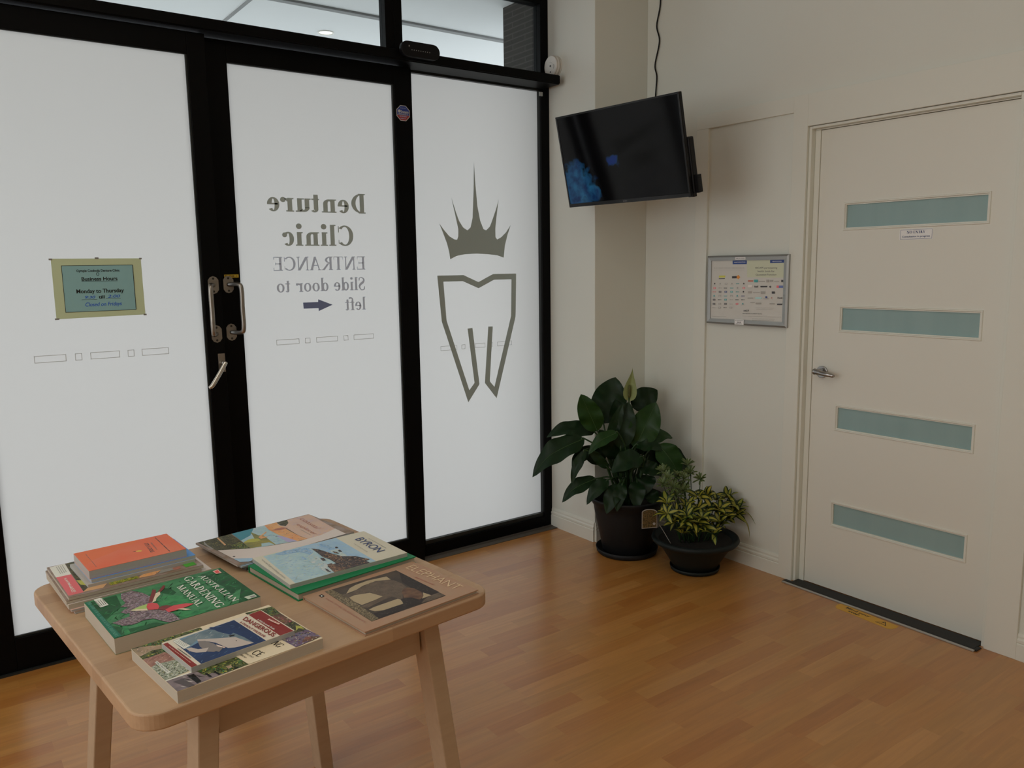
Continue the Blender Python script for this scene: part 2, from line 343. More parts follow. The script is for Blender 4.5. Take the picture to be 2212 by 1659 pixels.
def put_text(bm, txt, style, o, e, t, fn, mi=0, clip=None):
    """o baseline start, e baseline end, t top of the first capital (2-D); fn maps (u, v) to 3-D"""
    polys, w = glyph_polys(txt, style)
    ex, ey = (e[0]-o[0])/w, (e[1]-o[1])/w; tx, ty = t[0]-o[0], t[1]-o[1]
    c0 = Vector(fn(*o)); nrm_ = (Vector(fn(*e))-c0).cross(Vector(fn(*t))-c0).normalized()
    for i, p in enumerate(polys):
        q = [(o[0]+u*ex+v*tx, o[1]+u*ey+v*ty) for u, v in p]
        if clip: q = clip_poly(q, *clip)
        # overlapping strokes lie a hair apart
        if len(q) > 2: face(bm, [Vector(fn(u, v))+nrm_*(8e-6*(i % 5)-1.6e-5) for u, v in q], mi)
def face(bm, pts, mi=0):
    try: f = bm.faces.new([bm.verts.new(p) for p in pts]); f.material_index = mi
    except ValueError: pass
def clip_poly(p, x0, y0, x1, y1):
    for ax, lim, sg in ((0, x0, 1), (0, x1, -1), (1, y0, 1), (1, y1, -1)):
        o = []
        for i in range(len(p)):
            a, b = p[i-1], p[i]; ia, ib = (a[ax]-lim)*sg >= 0, (b[ax]-lim)*sg >= 0
            if ia != ib:
                t = (lim-a[ax])/(b[ax]-a[ax]); o.append((a[0]+(b[0]-a[0])*t, a[1]+(b[1]-a[1])*t))
            if ib: o.append(b)
        p = o
        if len(p) < 3: return []
    return p
FLECK = dict(cover_green=(('leaf_light', 'leaf_dark', 'leaf_bright', 'leaf_dark'), 4500, .030, .004, (.6, .5)), leaf_dark=(('leaf_bright', 'cover_green', 'blackish'), 6000, .022, .0025, (.5, .7)), leaf_bright=(('leaf_light', 'leaf_dark'), 6000, .018, .0025, (.5, .7)),
 banksia=(('pale2', 'grey', 'blackish', 'photo_dark', 'leaf_dark', 'lilac'), 60000, .009, .0009, (.4, 1.0)), photo_foliage=(('yellowgreen', 'foliage_plain', 'photo_dark', 'black', 'leaf_bright'), 60000, .006, .0028, (0, 3)),
 photo_bush=(('white', 'pale', 'photo_dark', 'foliage_plain'), 60000, .005, .002, (0, 3)), photo_dark=(('foliage_plain', 'black', 'photo_foliage'), 40000, .005, .002, (0, 3)), photo_lilac=(('navy', 'photo_red', 'pale2', 'foliage_plain'), 40000, .006, .003, (0, 3)),
 photo_red=(('pinkred', 'photo_dark', 'cream', 'foliage_plain'), 40000, .006, .002, (0, 3)), stonepink=(('stone', 'pink', 'photo_red'), 40000, .007, .0012, (.3, .4)), stone=(('sand', 'bench'), 20000, .008, .002, (.2, .4)), bench=(('bench_dark', 'pale2', 'black'), 9000, .022, .0022, (-.9, .12)),
 sky_light=(('foam', 'sea', 'sea_deep', 'pale'), 26000, .009, .0022, (-.5, .4)), sea=(('sea_deep', 'sky_light', 'foam'), 12000, .016, .0014, (-1.0, .25)), sea_deep=(('foam', 'seablue'), 30000, .008, .002, (-.8, .5)), foam=(('white', 'sea', 'pale'), 50000, .006, .002, (-.6, .8)),
 rock=(('rock_brown', 'black', 'sepia_brown', 'tan'), 50000, .006, .0022, (-.8, .6)), rock_brown=(('tan', 'rock', 'black'), 60000, .005, .002, (-.8, .8)), sepia_ground=(('sepia_light', 'sepia_black'), 80000, .004, .0018, (0, 3)), sepia_mid=(('sepia_dark', 'sepia_ground'), 20000, .007, .0012, (.6, 1)),
 sepia_black=(('sepia_dark',), 15000, .008, .0018, (.6, 1)), photo_yellow=(('yellowgreen', 'photo_dark', 'green'), 80000, .006, .002, (.6, .8)), navy=(('seablue',), 2500, .012, .0008, (.5, .5)), shark_grey=(('seablue', 'pale2'), 9000, .010, .0009, (.3, .3)), sand=(('tan', 'lilac'), 2500, .02, .002, (.2, .3)), orange_sand=(('sand', 'rust', 'tan'), 20000, .010, .0018, (.2, .4)))
def art(name, key, base, w, h, fn, parent, k=.46, step=.00004, edge=.0):
    """printed sheet: base colour plus the pictures and words laid over it"""
    bm = bmesh.new(); ms = [pm(base, k)]; idx = {base: 0}
    face(bm, [fn(edge, edge, 0), fn(w-edge, edge, 0), fn(w-edge, h-edge, 0), fn(edge, h-edge, 0)], 0)
    rnd = random.Random(len(key)*7+ord(key[0])); z = step
    def inside(q, x, y):
        c = False
        for i in range(len(q)):
            (x0, y0), (x1, y1) = q[i-1], q[i]
            if (y0 > y) != (y1 > y) and x < (x1-x0)*(y-y0)/(y1-y0)+x0: c = not c
        return c
    def flecks(q, mn, z):
        cols, dens, ln, wd, ang = FLECK[mn]; X = [a for a, b in q]; Y = [b for a, b in q]
        A = (max(X)-min(X))*(max(Y)-min(Y))
        for _ in range(int(A*dens)):
            x, y = rnd.uniform(min(X), max(X)), rnd.uniform(min(Y), max(Y)); t = rnd.gauss(ang[0], ang[1]); L_ = ln*rnd.uniform(.4, 1.3); W_ = wd*rnd.uniform(.5, 1.4)
            c, s_ = math.cos(t), math.sin(t); m = [(x+c*a-s_*b, y+s_*a+c*b) for a, b in ((-L_/2, 0), (-L_*.1, -W_/2), (L_/2, 0), (0, W_/2))]
            if not all(inside(q, *k) for k in m): continue
            cn = rnd.choice(cols)
            if cn not in idx: idx[cn] = len(ms); ms.append(pm(cn, k_))
            face(bm, [fn(a, b, z) for a, b in m], idx[cn])
    k_ = k
    if base in FLECK: flecks([(edge, edge), (w-edge, edge), (w-edge, h-edge), (edge, h-edge)], base, z); z += step
    for e in ART[key]:
        v = [float(x)/1e4 for x in e[1].split(',')]; pts = list(zip(v[::2], v[1::2]))
        if e[0] not in idx: idx[e[0]] = len(ms); ms.append(pm(e[0], k))
        mi = idx[e[0]]
        if len(e) == 2:
            q = clip_poly(pts, edge, edge, w-edge, h-edge)
            if len(q) > 2:
                # keep every sheet facing the reader
                A = sum(q[i-1][0]*q[i][1]-q[i][0]*q[i-1][1] for i in range(len(q)))
                if A < 0: q = q[::-1]
                face(bm, [fn(a, b, z) for a, b in q], mi); z += step
                if e[0] in FLECK: flecks(q, e[0], z); z += step
        else:
            put_text(bm, e[2], e[3], pts[0], pts[1], pts[2], lambda a, b, z=z: fn(a, b, z), mi, (edge, edge, w-edge, h-edge)); z += step
    return obj(name, bm, ms, parent)
ART = {
 'manual': [
  ('leaf_dark','2911,2239,2908,-39,2391,-105,2541,1017,2378,2144'),
  ('leaf_light','1032,2171,1506,2201,1858,2155,1707,2040,1354,2067,1093,1874'),
  ('leaf_bright','1200,1219,1341,1456,1583,1326,1781,864,1729,640,1482,779,1277,879,1166,1026'),
  ('leaf_dark','1461,1968,1620,1772,1642,1461,1548,1382,1455,1516,1400,1685'),
  ('leaf_light','2773,704,2421,457,2412,189,2267,-35,2386,-100'),
  ('leaf_bright','1268,454,1780,110,1689,-102,1387,-73,1272,156'),
  ('leaf_dark','34,2175,621,2202,534,1483,285,1224,66,958,33,1327'),
  ('leaf_dark','126,615,347,251,828,174,1006,-72,516,-23,101,-29,89,290'),
  ('leaf_bright','266,446,334,424,298,-57,201,32'),
  ('leaf_teal','12,2218,79,2202,139,-64,-13,37'),
  ('banksia','718,2210,941,2226,1087,1917,1149,1569,1080,1254,890,1110,703,1058,500,1026,427,1181,629,1350,504,1466,647,1608,645,1939'),
  ('banksia','571,1048,812,980,1147,693,1225,358,1229,13,1156,-168,1066,-127,948,147,838,415,657,456,461,389,284,470,160,747,325,803,513,842'),
  ('pod_dark','1017,1313,1299,1970,1354,1919,1270,1650,1555,2063,1582,2012,1497,1836,1280,1592,1091,1290'),
  ('cream','1288,1707,1385,1750,1346,1580,1212,1415,1156,1278,1070,1241'),
  ('pod_green','605,1126,801,1214,969,1242,884,958,740,1003'),
  ('cream','605,1126,718,1111,895,993,879,896,693,1023'),
  ('pod_red','910,1091,985,1250,1064,1246,1138,1132,1124,938,1055,801,894,904'),
  ('pod_dark','1055,823,1151,914,1254,900,1333,768,1220,670,1111,660'),
  ('pod_red','1158,683,1366,784,1600,705,1709,581,1610,535,1380,500,1166,500'),
  ('cream','1342,549,1462,501,1571,324,1468,362'),
  ('white','184,2260,306,2276,339,2197,352,1742,186,1714'),
  ('black','189,2147,198,2148,210,1783,198,1779'),
  ('black','235,2147,244,2148,247,1793,236,1790'),
  ('black','281,2147,290,2148,285,1804,274,1801'),
  ('black','327,2147,336,2148,323,1815,311,1812'),
  ('pink','2681,2133,2822,2166,2804,1883,2684,1903'),
  ('red','2714,2102,2802,2114,2778,1934,2697,1939'),
  ('pale','2621,180,2853,184,2849,24,2644,-2'),
  ('grey','2727,127,2828,127,2825,37,2730,33'),
  ('white','2316,2032,2356,83,2454,2047','AUSTRALIAN','serif'),
  ('white','2018,2161,1982,-12,2206,2198','GARDENING','serif'),
  ('white','1736,1724,1706,330,1889,1781','MANUAL','serif'),
  ('leaf_pale','36,2173,33,33,97,2171','THE GUIDE FOR ALL AUSTRALIAN GARDENERS','serif'),
 ],
 'danger': [
  ('maroon','1730,1322,2002,1336,1995,-42,1711,-42'),
  ('navy','180,1262,1412,1299,1425,-33,175,-27'),
  ('seablue','180,1262,884,1280,532,870,213,745'),
  ('maroon','-30,1269,83,1275,109,-13,2,-7'),
  ('shark_grey','252,1161,523,1247,872,1254,979,1099,1142,765,1198,439,1221,77,1081,95,997,387,813,734,547,984,355,849,242,815'),
  ('navy','913,1345,1039,1231,1142,765,1064,711,957,1012'),
  ('shark_belly','531,986,821,752,1080,561,1156,247,1221,77,1081,95,883,149,784,227,754,383,717,600,609,815,503,900'),
  ('mouth','506,908,612,822,678,589,669,272,533,266,449,377,440,659'),
  ('shark_belly','227,780,311,743,373,579,467,531,540,505,431,371,292,467,230,629'),
  ('mouth','671,572,693,472,710,288,600,195,540,356'),
  ('pink','690,521,761,306,748,259,678,402'),
  ('black','1021,703,1122,667,1095,621,1016,639'),
  ('black','1022,422,1039,395,1018,365'),
  ('white','176,1240,290,1246,331,823,193,776'),
  ('grey','202,1202,211,1203,236,861,228,860'),
  ('grey','232,1202,241,1203,261,865,252,864'),
  ('grey','262,1202,271,1203,286,870,277,869'),
  ('grey','292,1202,301,1204,311,874,302,873'),
  ('white','684,507,695,475,667,414'),
  ('white','695,465,708,437,680,375'),
  ('white','706,423,720,398,692,337'),
  ('white','718,381,733,360,705,299'),
  ('white','729,339,746,321,718,261'),
  ('maroon','1534,1188,1583,27,1651,1267','DANGEROUS','bold'),
  ('maroon','1432,1104,1455,140,1485,1118','& DEADLY WILDLIFE','bold'),
  ('white','1726,954,1741,294,1770,966','A Wild Australia Guide','bold'),
  ('pink','1859,803,1900,417,1948,827','~~~~~','sans'),
  ('black','102,871,122,316,131,880','...............','bold'),
  ('pink','25,1065,46,153,44,1071','...................','bold'),
 ],
 'small': [
  ('photo_foliage','7,2210,1300,2168,1349,1623,325,1493,-25,1704'),
  ('stone','12,2155,163,2152,463,1949,432,1778,215,1848,40,1710,-5,1828'),
  ('photo_foliage','-18,1745,264,1849,389,1796,401,1611,-15,1599'),
  ('stonepink','-15,1590,401,1611,479,1145,58,1154,-27,1240'),
  ('photo_bush','-11,1178,106,1243,479,1145,572,587,-11,520'),
  ('white','115,1327,167,1358,184,765,124,747'),
  ('bench','-5,488,896,442,1286,36,4,0'),
  ('photo_foliage','519,461,1261,460,1289,34,810,34,692,198,564,195'),
  ('bench_dark','72,385,236,376,312,-37,207,-34'),
  ('black','334,429,447,401,438,44,353,25'),
  ('black','579,268,626,265,639,76,599,74'),
  ('black','716,217,757,220,782,41,741,38'),
  ('stone','967,255,1050,239,1037,139,958,128'),
  ('white','-11,520,-7,482,706,451,703,482'),
  ('cream','1300,2168,2233,2150,2229,0,1292,30,1261,460'),
  ('photo_foliage','2236,2147,2795,2039,2749,1591,2244,1662'),
  ('photo_red','2313,1649,2749,1591,2741,1066,2302,1033'),
  ('photo_dark','2306,1041,2751,1056,2746,536,2304,543'),
  ('yellowgreen','2678,845,2742,752,2721,594,2656,700,2566,626'),
  ('photo_lilac','2172,572,2750,532,2792,73,2218,12'),
  ('photo_red','2568,273,2782,82,2545,35,2408,123'),
  ('black','1953,484,1968,226,2106,482','NG','serif'),
  ('black','1495,377,1540,138,1659,430','CE','serif'),
  ('black','1422,451,1445,188,1457,459','MALL SPACE','serif'),
  ('black','1333,459,1347,273,1367,468','IDEAS','serif'),
  ('black','119,1313,133,772,150,1338','LANCE HATTATT','serif'),
 ],
 'eleph': [
  ('sepia_dark','473,2357,2351,2274,2254,246,364,305'),
  ('sepia_black','2339,2124,2275,510,1996,443,1961,1119,2028,1589'),
  ('sepia_light','756,1912,969,2119,1163,2189,1509,2215,1959,2112,1927,1884,1629,2060,1256,2028,1023,1933'),
  ('sepia_mid','630,1943,846,1853,1126,1960,1495,2058,1777,1979,1951,1804,1971,1509,1909,1171,1656,1037,1448,746,1386,1057,1159,1038,670,930,569,1089,995,1141,1250,1219,1175,1573,887,1653,591,1578'),
  ('sepia_light','681,1672,836,1704,1155,1574,1245,1211,1032,1165,664,1142,644,1433'),
  ('sepia_light','638,834,792,866,1403,865,1423,802,1354,569,851,586,684,673'),
  ('sepia_black','596,602,1323,540,1449,807,1703,676,1882,558,1647,305,1372,313,551,324'),
  ('sepia_brown','1668,1090,1797,1218,1924,1223,1995,1072,1992,795,1882,558,1713,481,1647,719,1530,800'),
  ('sepia_mid','1634,317,1945,494,2261,492,2238,275,1901,261'),
  ('sepia_light','1996,746,2034,493,1779,487,1902,600'),
  ('sepia_ground','473,2357,645,2314,653,1546,547,317,364,305'),
  ('black','255,2245,346,2261,340,2121,253,2115'),
  ('white','278,2196,322,2221,303,2146,269,2142'),
  ('letter','2581,2264,2596,336,2872,2297','ELEPHANT','thin'),
  ('rust','2388,1607,2413,895,2436,1608','................','sans'),
  ('rust','282,2011,220,346,326,2011','FOR THE ELEPHANTS','sans'),
 ],
 'byron': [
  ('sky_light','253,2133,2236,2180,2178,-18,125,-20'),
  ('sea','1089,2161,2236,2180,2178,-18,2045,271,1791,775,1508,1456,1402,1846'),
  ('sea_deep','519,2113,841,2157,1329,2046,1333,1611,1178,1459,1065,1834,795,1869,573,1958'),
  ('sea_deep','1576,2033,1812,2033,1845,1454,1718,1455,1601,1820'),
  ('sea_deep','927,1467,975,1460,966,1224,894,1286'),
  ('foam','1049,1359,1216,1497,1260,1244,1185,554,1102,-85,950,-77,939,377,951,895'),
  ('foam','1650,1404,1891,1376,1820,750,1694,790'),
  ('rock','1388,1859,1505,1666,1622,1138,1719,838,1968,633,2135,205,2008,166,2018,-59,1351,-63,1079,-53,1140,461,1386,511,1392,847,1336,1106,1369,1470'),
  ('rock_brown','1179,560,1302,585,1306,315,1393,-22,1075,-62'),
  ('rock_brown','1492,1253,1617,1128,1549,709,1411,762'),
  ('rock','1885,1554,1940,1535,1920,1425,1858,1458'),
  ('rock','1696,1305,1758,1199,1740,1034,1671,1153'),
  ('rock','1839,1296,1893,1277,1860,1109,1809,1176'),
  ('rock','1250,1077,1315,1020,1286,838,1217,864'),
  ('rock','1023,367,1049,280,1029,42,987,155'),
  ('titleblue','2543,1763,2492,426,2800,1841','BYRON','sansc'),
  ('grey','2356,1496,2304,622,2393,1517','. THE COMPLETE GUIDE .','sans'),
  ('grey','2831,1547,2802,592,2867,1571','.........................','sans'),
  ('grey','114,1920,43,399,173,1937','www.byronbay.com','sans'),
 ],
 'coastal': [
  ('photo_dark','46,2343,967,2320,792,851,129,1332,74,1789'),
  ('tan','551,2272,597,2284,488,1599,429,1552'),
  ('grey','219,2346,142,1938,126,1515,78,1567,105,2053'),
  ('photo_foliage','572,1471,861,1533,785,873,420,1160'),
  ('sky_light','990,2320,1939,2303,1899,466,801,841'),
  ('teal','990,2320,1621,2309,1261,1800,898,1608'),
  ('foliage_plain','1406,2062,1422,1664,1507,1532,1356,546,1341,936,1147,996,1230,1518'),
  ('yellowgreen','885,1432,1045,1525,1181,1532,1290,1413,1274,1238,1077,1223,907,1256'),
  ('foliage_plain','878,1401,1077,1223,1261,1213,1059,795,808,847,798,1078'),
  ('orange_sand','1343,1513,1709,1781,1699,1726,1438,1511,1547,1345,1326,1336'),
  ('lilac','1741,1277,1869,979,1899,466,1677,571'),
  ('orange_sand','1941,2300,2303,2297,2173,1373,2138,687,2175,413,1899,466,1805,1287,1843,1900'),
  ('sand','2618,2263,3339,2281,3126,583,2665,351,2175,413,2146,837,2236,1554,2211,2092'),
  ('photo_dark','2288,2251,2439,2280,2624,2274,2504,1989,2317,1804,2245,1969'),
  ('rust','1850,1766,2169,1796,2293,1618,2027,1615'),
  ('paperwhite','131,1330,787,842,1314,606,1976,413,2576,407,3132,593,3087,-29,2109,-345,507,125,127,481'),
  ('black','186,635,233,639,243,573,191,561'),
  ('sea','132,463,484,150,351,-40,138,124'),
  ('rust','2910,2124,2751,908,3073,2128','coastal','sansc'),
  ('rust','2574,1712,2454,541,2707,1724','explorer','sansc'),
  ('grey','2421,1202,2366,597,2451,1219','..............','sans'),
 ],
 'planting': [
  ('white','48,2312,380,2340,343,1479,35,1491'),
  ('pinkred','35,1491,343,1479,320,114,21,118'),
  ('photo_dark','388,2311,596,2403,532,249,324,156,357,1487'),
  ('yellowgreen','347,992,444,905,461,502,363,637'),
  ('tan','308,142,486,384,869,377,701,98'),
  ('photo_yellow','869,377,1463,412,1476,159,861,125'),
  ('orange_sand','1502,256,1747,446,1992,331,1791,118,1476,159'),
  ('grey','1992,331,2243,317,2278,157,1876,124'),
  ('rust','2230,275,2403,280,2386,135,2236,111'),
  ('green','2493,362,2747,353,2747,133,2494,113'),
  ('grey','173,2232,184,2233,169,1656,159,1655'),
  ('grey','216,2236,227,2238,211,1670,200,1669'),
  ('grey','260,2241,270,2242,253,1684,242,1683'),
  ('grey','303,2245,314,2246,295,1698,284,1698'),
  ('white','157,1282,154,234,204,1300','PLANTING GUIDES','bold'),
  ('white','157,870,110,256,186,863','.........','bold'),
 ],
 'orange': [
  ('orange_light','24,1449,1426,1599,1417,1341,201,671,23,437'),
  ('orange_flame','1147,637,1234,680,1281,606,1246,534,1161,576'),
  ('black','1077,652,1151,651,1142,617'),
  ('orange_light','2082,1441,2115,1445,2033,-18,2001,-20'),
  ('blackish','1459,1075,1395,319,1547,1059',"IT'S A DOG",'bold'),
  ('rust','1578,1031,1534,406,1642,1037','...........','sans'),
  ('blackish','1779,1343,1737,68,1818,1341','...................','sans'),
  ('rust','192,1236,175,134,222,1239','.............','sans'),
 ],
 'poster': [
  ('poster_green','2332,3070,4381,3071,4384,2256,2374,2275'),
  ('titleblue','1502,3068,2338,3070,2338,2888,1514,2891'),
  ('titleblue','3628,3072,4381,3071,4380,2930,3634,2920'),
  ('white','1605,2961,2255,2967,1603,3001','PARTICIPATING','bold'),
  ('white','3755,2980,4252,2981,3754,3015','QUOTATION','bold'),
  ('blackish','2820,2671,4027,2670,2817,2754','HICAPS participating','sans'),
  ('blackish','2957,2516,3893,2514,2954,2599','health funds for','sans'),
  ('blackish','2863,2354,3989,2363,2860,2439','Quotation Function','sans'),
  ('yellowgreen','715,2351,1106,2351,1075,2257,694,2251'),
  ('blackish','702,2216,1070,2225,1064,2193,696,2186'),
  ('blackish','1492,2320,1779,2334,1783,2220,1502,2214'),
  ('rust2','1773,2313,1863,2387,1987,2274,1869,2175,1776,2233'),
  ('grey','377,2728,2215,2722,376,2750','.............................','sans'),
  ('grey','379,2674,2217,2669,378,2696','.............................','sans'),
  ('grey','380,2609,2219,2607,380,2630','.............................','sans'),
  ('blackish','449,2008,506,1954,452,1915,395,1953'),
  ('grey','354,1903,549,1905,549,1894,355,1892'),
  ('grey','794,2011,850,1957,796,1919,740,1956'),
  ('grey','700,1907,892,1909,892,1898,701,1896'),
  ('grey','1076,1999,1225,2001,1227,1920,1079,1919'),
  ('white','1104,1970,1199,1971,1199,1950,1105,1949'),
  ('grey','1502,2016,1556,1964,1504,1926,1450,1963'),
  ('grey','1412,1914,1598,1916,1598,1905,1412,1903'),
  ('poster_teal','1746,1939,1955,1941,1744,1992','.....','bold'),
  ('blackish','2199,2022,2253,1970,2202,1933,2149,1969'),
  ('grey','2112,1921,2293,1923,2293,1913,2112,1911'),
  ('pinkred','379,1783,531,1785,534,1704,381,1701'),
  ('white','407,1754,505,1755,505,1733,408,1732'),
  ('grey','692,1719,911,1723,690,1774','......','bold'),
  ('blackish','1020,1724,1236,1727,1018,1778','.....','bold'),
  ('poster_teal','1404,1729,1617,1733,1402,1783','.....','bold'),
  ('grey','1845,1815,1899,1763,1848,1725,1794,1762'),
  ('grey','1756,1713,1940,1716,1940,1705,1756,1703'),
  ('pinkred','2135,1806,2277,1808,2280,1729,2138,1727'),
  ('white','2162,1777,2253,1778,2253,1757,2163,1756'),
  ('pinkred','340,1526,563,1530,339,1580','....','bold'),
  ('blackish','723,1600,874,1603,876,1522,725,1519'),
  ('white','751,1571,847,1573,848,1551,752,1549'),
  ('titleblue','1074,1606,1223,1609,1225,1528,1077,1525'),
  ('white','1102,1577,1197,1579,1198,1557,1103,1555'),
  ('poster_teal','1424,1612,1571,1614,1573,1534,1427,1532'),
  ('white','1452,1583,1545,1585,1546,1563,1452,1562'),
  ('poster_teal','1748,1551,1958,1555,1746,1604','......','bold'),
  ('blackish','2193,1638,2246,1586,2196,1548,2143,1584'),
  ('grey','2105,1536,2286,1539,2287,1529,2106,1526'),
  ('poster_teal','441,1410,498,1356,444,1317,387,1354'),
  ('grey','346,1304,541,1308,542,1297,347,1293'),
  ('grey','718,1402,869,1405,871,1324,721,1320'),
  ('white','747,1372,843,1374,843,1353,747,1351'),
  ('poster_teal','1041,1341,1258,1346,1040,1395','.....','bold'),
  ('grey','1423,1416,1570,1419,1572,1339,1426,1336'),
  ('white','1451,1387,1544,1389,1545,1368,1452,1366'),
  ('poster_teal','1840,1438,1895,1386,1843,1348,1790,1384'),
  ('grey','1751,1335,1935,1339,1936,1329,1752,1324'),
  ('titleblue','2085,1364,2292,1368,2083,1417','.....','bold'),
  ('blackish','370,1208,523,1212,525,1130,372,1126'),
  ('white','399,1179,496,1181,497,1159,399,1157'),
  ('blackish','684,1148,904,1153,683,1202','......','bold'),
  ('poster_teal','1072,1225,1221,1229,1223,1148,1074,1144'),
  ('white','1100,1196,1195,1199,1195,1177,1101,1175'),
  ('grey','1398,1166,1611,1171,1396,1220','......','bold'),
  ('blackish','1737,1175,1947,1180,1735,1228','.....','bold'),
  ('blackish','2084,1184,2292,1189,2082,1237','......','bold'),
  ('blackish','369,1002,522,1006,524,924,371,920'),
  ('white','397,973,495,976,495,954,398,951'),
  ('grey','729,1012,880,1017,883,935,732,931'),
  ('white','758,983,854,986,854,964,758,961'),
  ('blackish','1078,1022,1227,1027,1229,946,1080,941'),
  ('white','1106,993,1201,996,1201,975,1107,972'),
  ('grey','1397,964,1611,971,1395,1018','......','bold'),
  ('pinkred','1771,1042,1915,1046,1918,966,1773,962'),
  ('white','1798,1014,1890,1016,1891,995,1799,992'),
  ('poster_teal','2179,1067,2233,1016,2182,977,2129,1013'),
  ('grey','2091,964,2273,969,2273,959,2092,953'),
  ('grey','333,748,557,755,332,803','......','bold'),
  ('grey','724,829,875,834,878,753,726,747'),
  ('white','753,800,849,803,849,782,753,778'),
  ('blackish','1038,772,1255,779,1036,826','......','bold'),
  ('grey','1414,852,1561,856,1563,776,1416,771'),
  ('white','1442,823,1535,826,1536,804,1442,801'),
  ('rust','2449,2137,2735,2138,2737,2066,2452,2063'),
  ('poster_teal','2794,2165,3007,2166,3011,2042,2798,2040'),
  ('grey','3059,2104,3399,2106,3400,2065,3060,2063'),
  ('grey','3473,2168,3625,2169,3630,2047,3478,2046'),
  ('grey','3672,2149,3829,2150,3832,2069,3675,2067'),
  ('grey','3899,2115,4168,2116,4169,2076,3901,2074'),
  ('blackish','4276,2162,4382,2163,4386,2063,4280,2062'),
  ('pale2','2457,1920,2698,1922,2703,1797,2461,1794'),
  ('blackish','3160,1878,3530,1882,3532,1821,3163,1816'),
  ('pinkred','4042,1906,4161,1907,4166,1796,4046,1795'),
  ('navy2','4161,1902,4386,1905,4390,1804,4165,1801'),
  ('grey','2763,1590,3139,1596,3141,1565,2765,1559'),
  ('grey','3185,1626,3432,1630,3436,1517,3189,1512'),
  ('blackish','3794,1631,3951,1634,3955,1532,3798,1529'),
  ('poster_teal2','2898,1345,3241,1353,3244,1281,2901,1272'),
  ('titleblue','3452,1404,3550,1406,3553,1324,3455,1322'),
  ('grey','3352,1296,3658,1304,3659,1273,3353,1265'),
  ('grey','2455,1319,2773,1327,2774,1285,2456,1277'),
  ('blackish','4101,1083,4374,1091,4377,1031,4103,1022'),
  ('grey','2923,1093,3235,1102,3238,1030,2925,1020'),
  ('grey','2621,1108,2875,1115,2876,1084,2623,1077'),
  ('grey','3696,1097,3968,1105,3970,1044,3698,1036'),
  ('grey','2476,1616,2667,1620,2671,1526,2480,1522'),
  ('blackish','2819,1801,3045,1804,2816,1887','hbf','bold'),
  ('blackish','4113,1307,4386,1314,4110,1388','Frank','bold'),
  ('blackish','3696,1897,3750,1847,3701,1787,3644,1845'),
  ('rust','3765,1286,3841,1288,3762,1375','C','bold'),
  ('blackish','2251,648,2557,670,2249,727','HCF','bold'),
  ('blackish','2196,540,3285,572,2195,577','More health funds are available for Quoting','bold'),
  ('grey','2200,426,4381,466,2199,449','................................','sans'),
  ('grey','2744,330,4027,348,2743,354','................................','sans'),
  ('grey','2762,260,3985,285,2761,283','................................','sans'),
  ('grey','2916,835,3963,857,2915,858','................................','sans'),
  ('grey','2981,766,3905,789,2981,790','................................','sans'),
  ('grey','373,336,1233,358,372,360','................................','sans'),
 ],
}
# ============================================================ THE ROOM
WX = 1.172          # face of the door casing on the right wall
def struct(o, label=None): o['kind'] = 'structure'; return o
struct(box('floor', -6, 2.2, -7, .03, -.05, 0, M_floor))
struct(box('ceiling', -6, 2.2, -7, .05, 3.1, 3.2, mat('ceiling_paint', (.8, .79, .76), .8)))
bm = bmesh.new()
bx(bm, 1.182, 1.42, -1.377, -.401, 0, 3.1); bx(bm, 1.182, 1.42, -2.232, -1.377, 2.07, 3.1); bx(bm, 1.182, 1.42, -7, -2.232, 0, 3.1); bx(bm, 1.265, 1.42, -2.232, -1.377, 0, 2.07)
struct(obj('wall_right', bm, M_wall))
struct(box('wall_corner', .816, 1.42, -.40, .03, 0, 3.1, M_wall, bevel=.003))
struct(box('wall_left', -6.1, -6, -7, .05, 0, 3.1, M_wall)); struct(box('wall_back', -6, 1.18, -7.1, -7, 0, 3.1, M_wall))
struct(box('wall_front', -6, -3.3, -.05, .05, 0, 3.1, M_wall))

# casing round the door and the filled-in opening beside it
bm = bmesh.new()
bx(bm, WX-.004, 1.182, -.830, -.755, 0, 2.131); bx(bm, WX-.004, 1.182, -1.305, -.755, 2.131, 2.200)
bx(bm, WX-.004, 1.182, -1.377, -1.305, 0, 2.200); bx(bm, WX-.004, 1.182, -2.232, -1.377, 2.064, 2.200); bx(bm, WX-.004, 1.182, -2.345, -2.232, 0, 2.200)
struct(obj('trim_1', bm, M_wallw, bevel=.0015))
bm = bmesh.new()
bx(bm, 1.183, 1.262, -1.3895, -1.3775, 0, 2.063); bx(bm, 1.211, 1.262, -1.414, -1.390, 0, 2.047)     # latch side lining and stop
bx(bm, 1.183, 1.262, -2.2315, -2.2165, 0, 2.063)
bx(bm, 1.183, 1.262, -2.216, -1.390, 2.0525, 2.063); bx(bm, 1.211, 1.262, -2.216, -1.390, 2.0475, 2.052)
struct(obj('trim_2', bm, M_wallw, bevel=.001))
def skirting(name, p0, p1, out, h=.103):
    """moulded board from p0 to p1 on the floor, standing out by the unit vector out"""
    prof = [(0, 0), (.013, 0), (.013, h*.60), (.009, h*.63), (.012, h*.68), (.012, h*.76), (.007, h*.82), (.008, h*.90), (.004, h), (0, h)]
    bm = bmesh.new(); a = [bm.verts.new((p0[0]+out[0]*d, p0[1]+out[1]*d, z)) for d, z in prof]; b = [bm.verts.new((p1[0]+out[0]*d, p1[1]+out[1]*d, z)) for d, z in prof]
    for i in range(len(prof)):
        j = (i+1) % len(prof); bm.faces.new((a[i], a[j], b[j], b[i]))
    bm.faces.new(a); bm.faces.new(b[::-1]); return struct(obj(name, bm, M_wallw))
skirting('baseboard_right', (1.182, -.830), (1.182, -1.305), (-1, 0))
skirting('baseboard_right', (1.182, -.401), (1.182, -.755), (-1, 0))
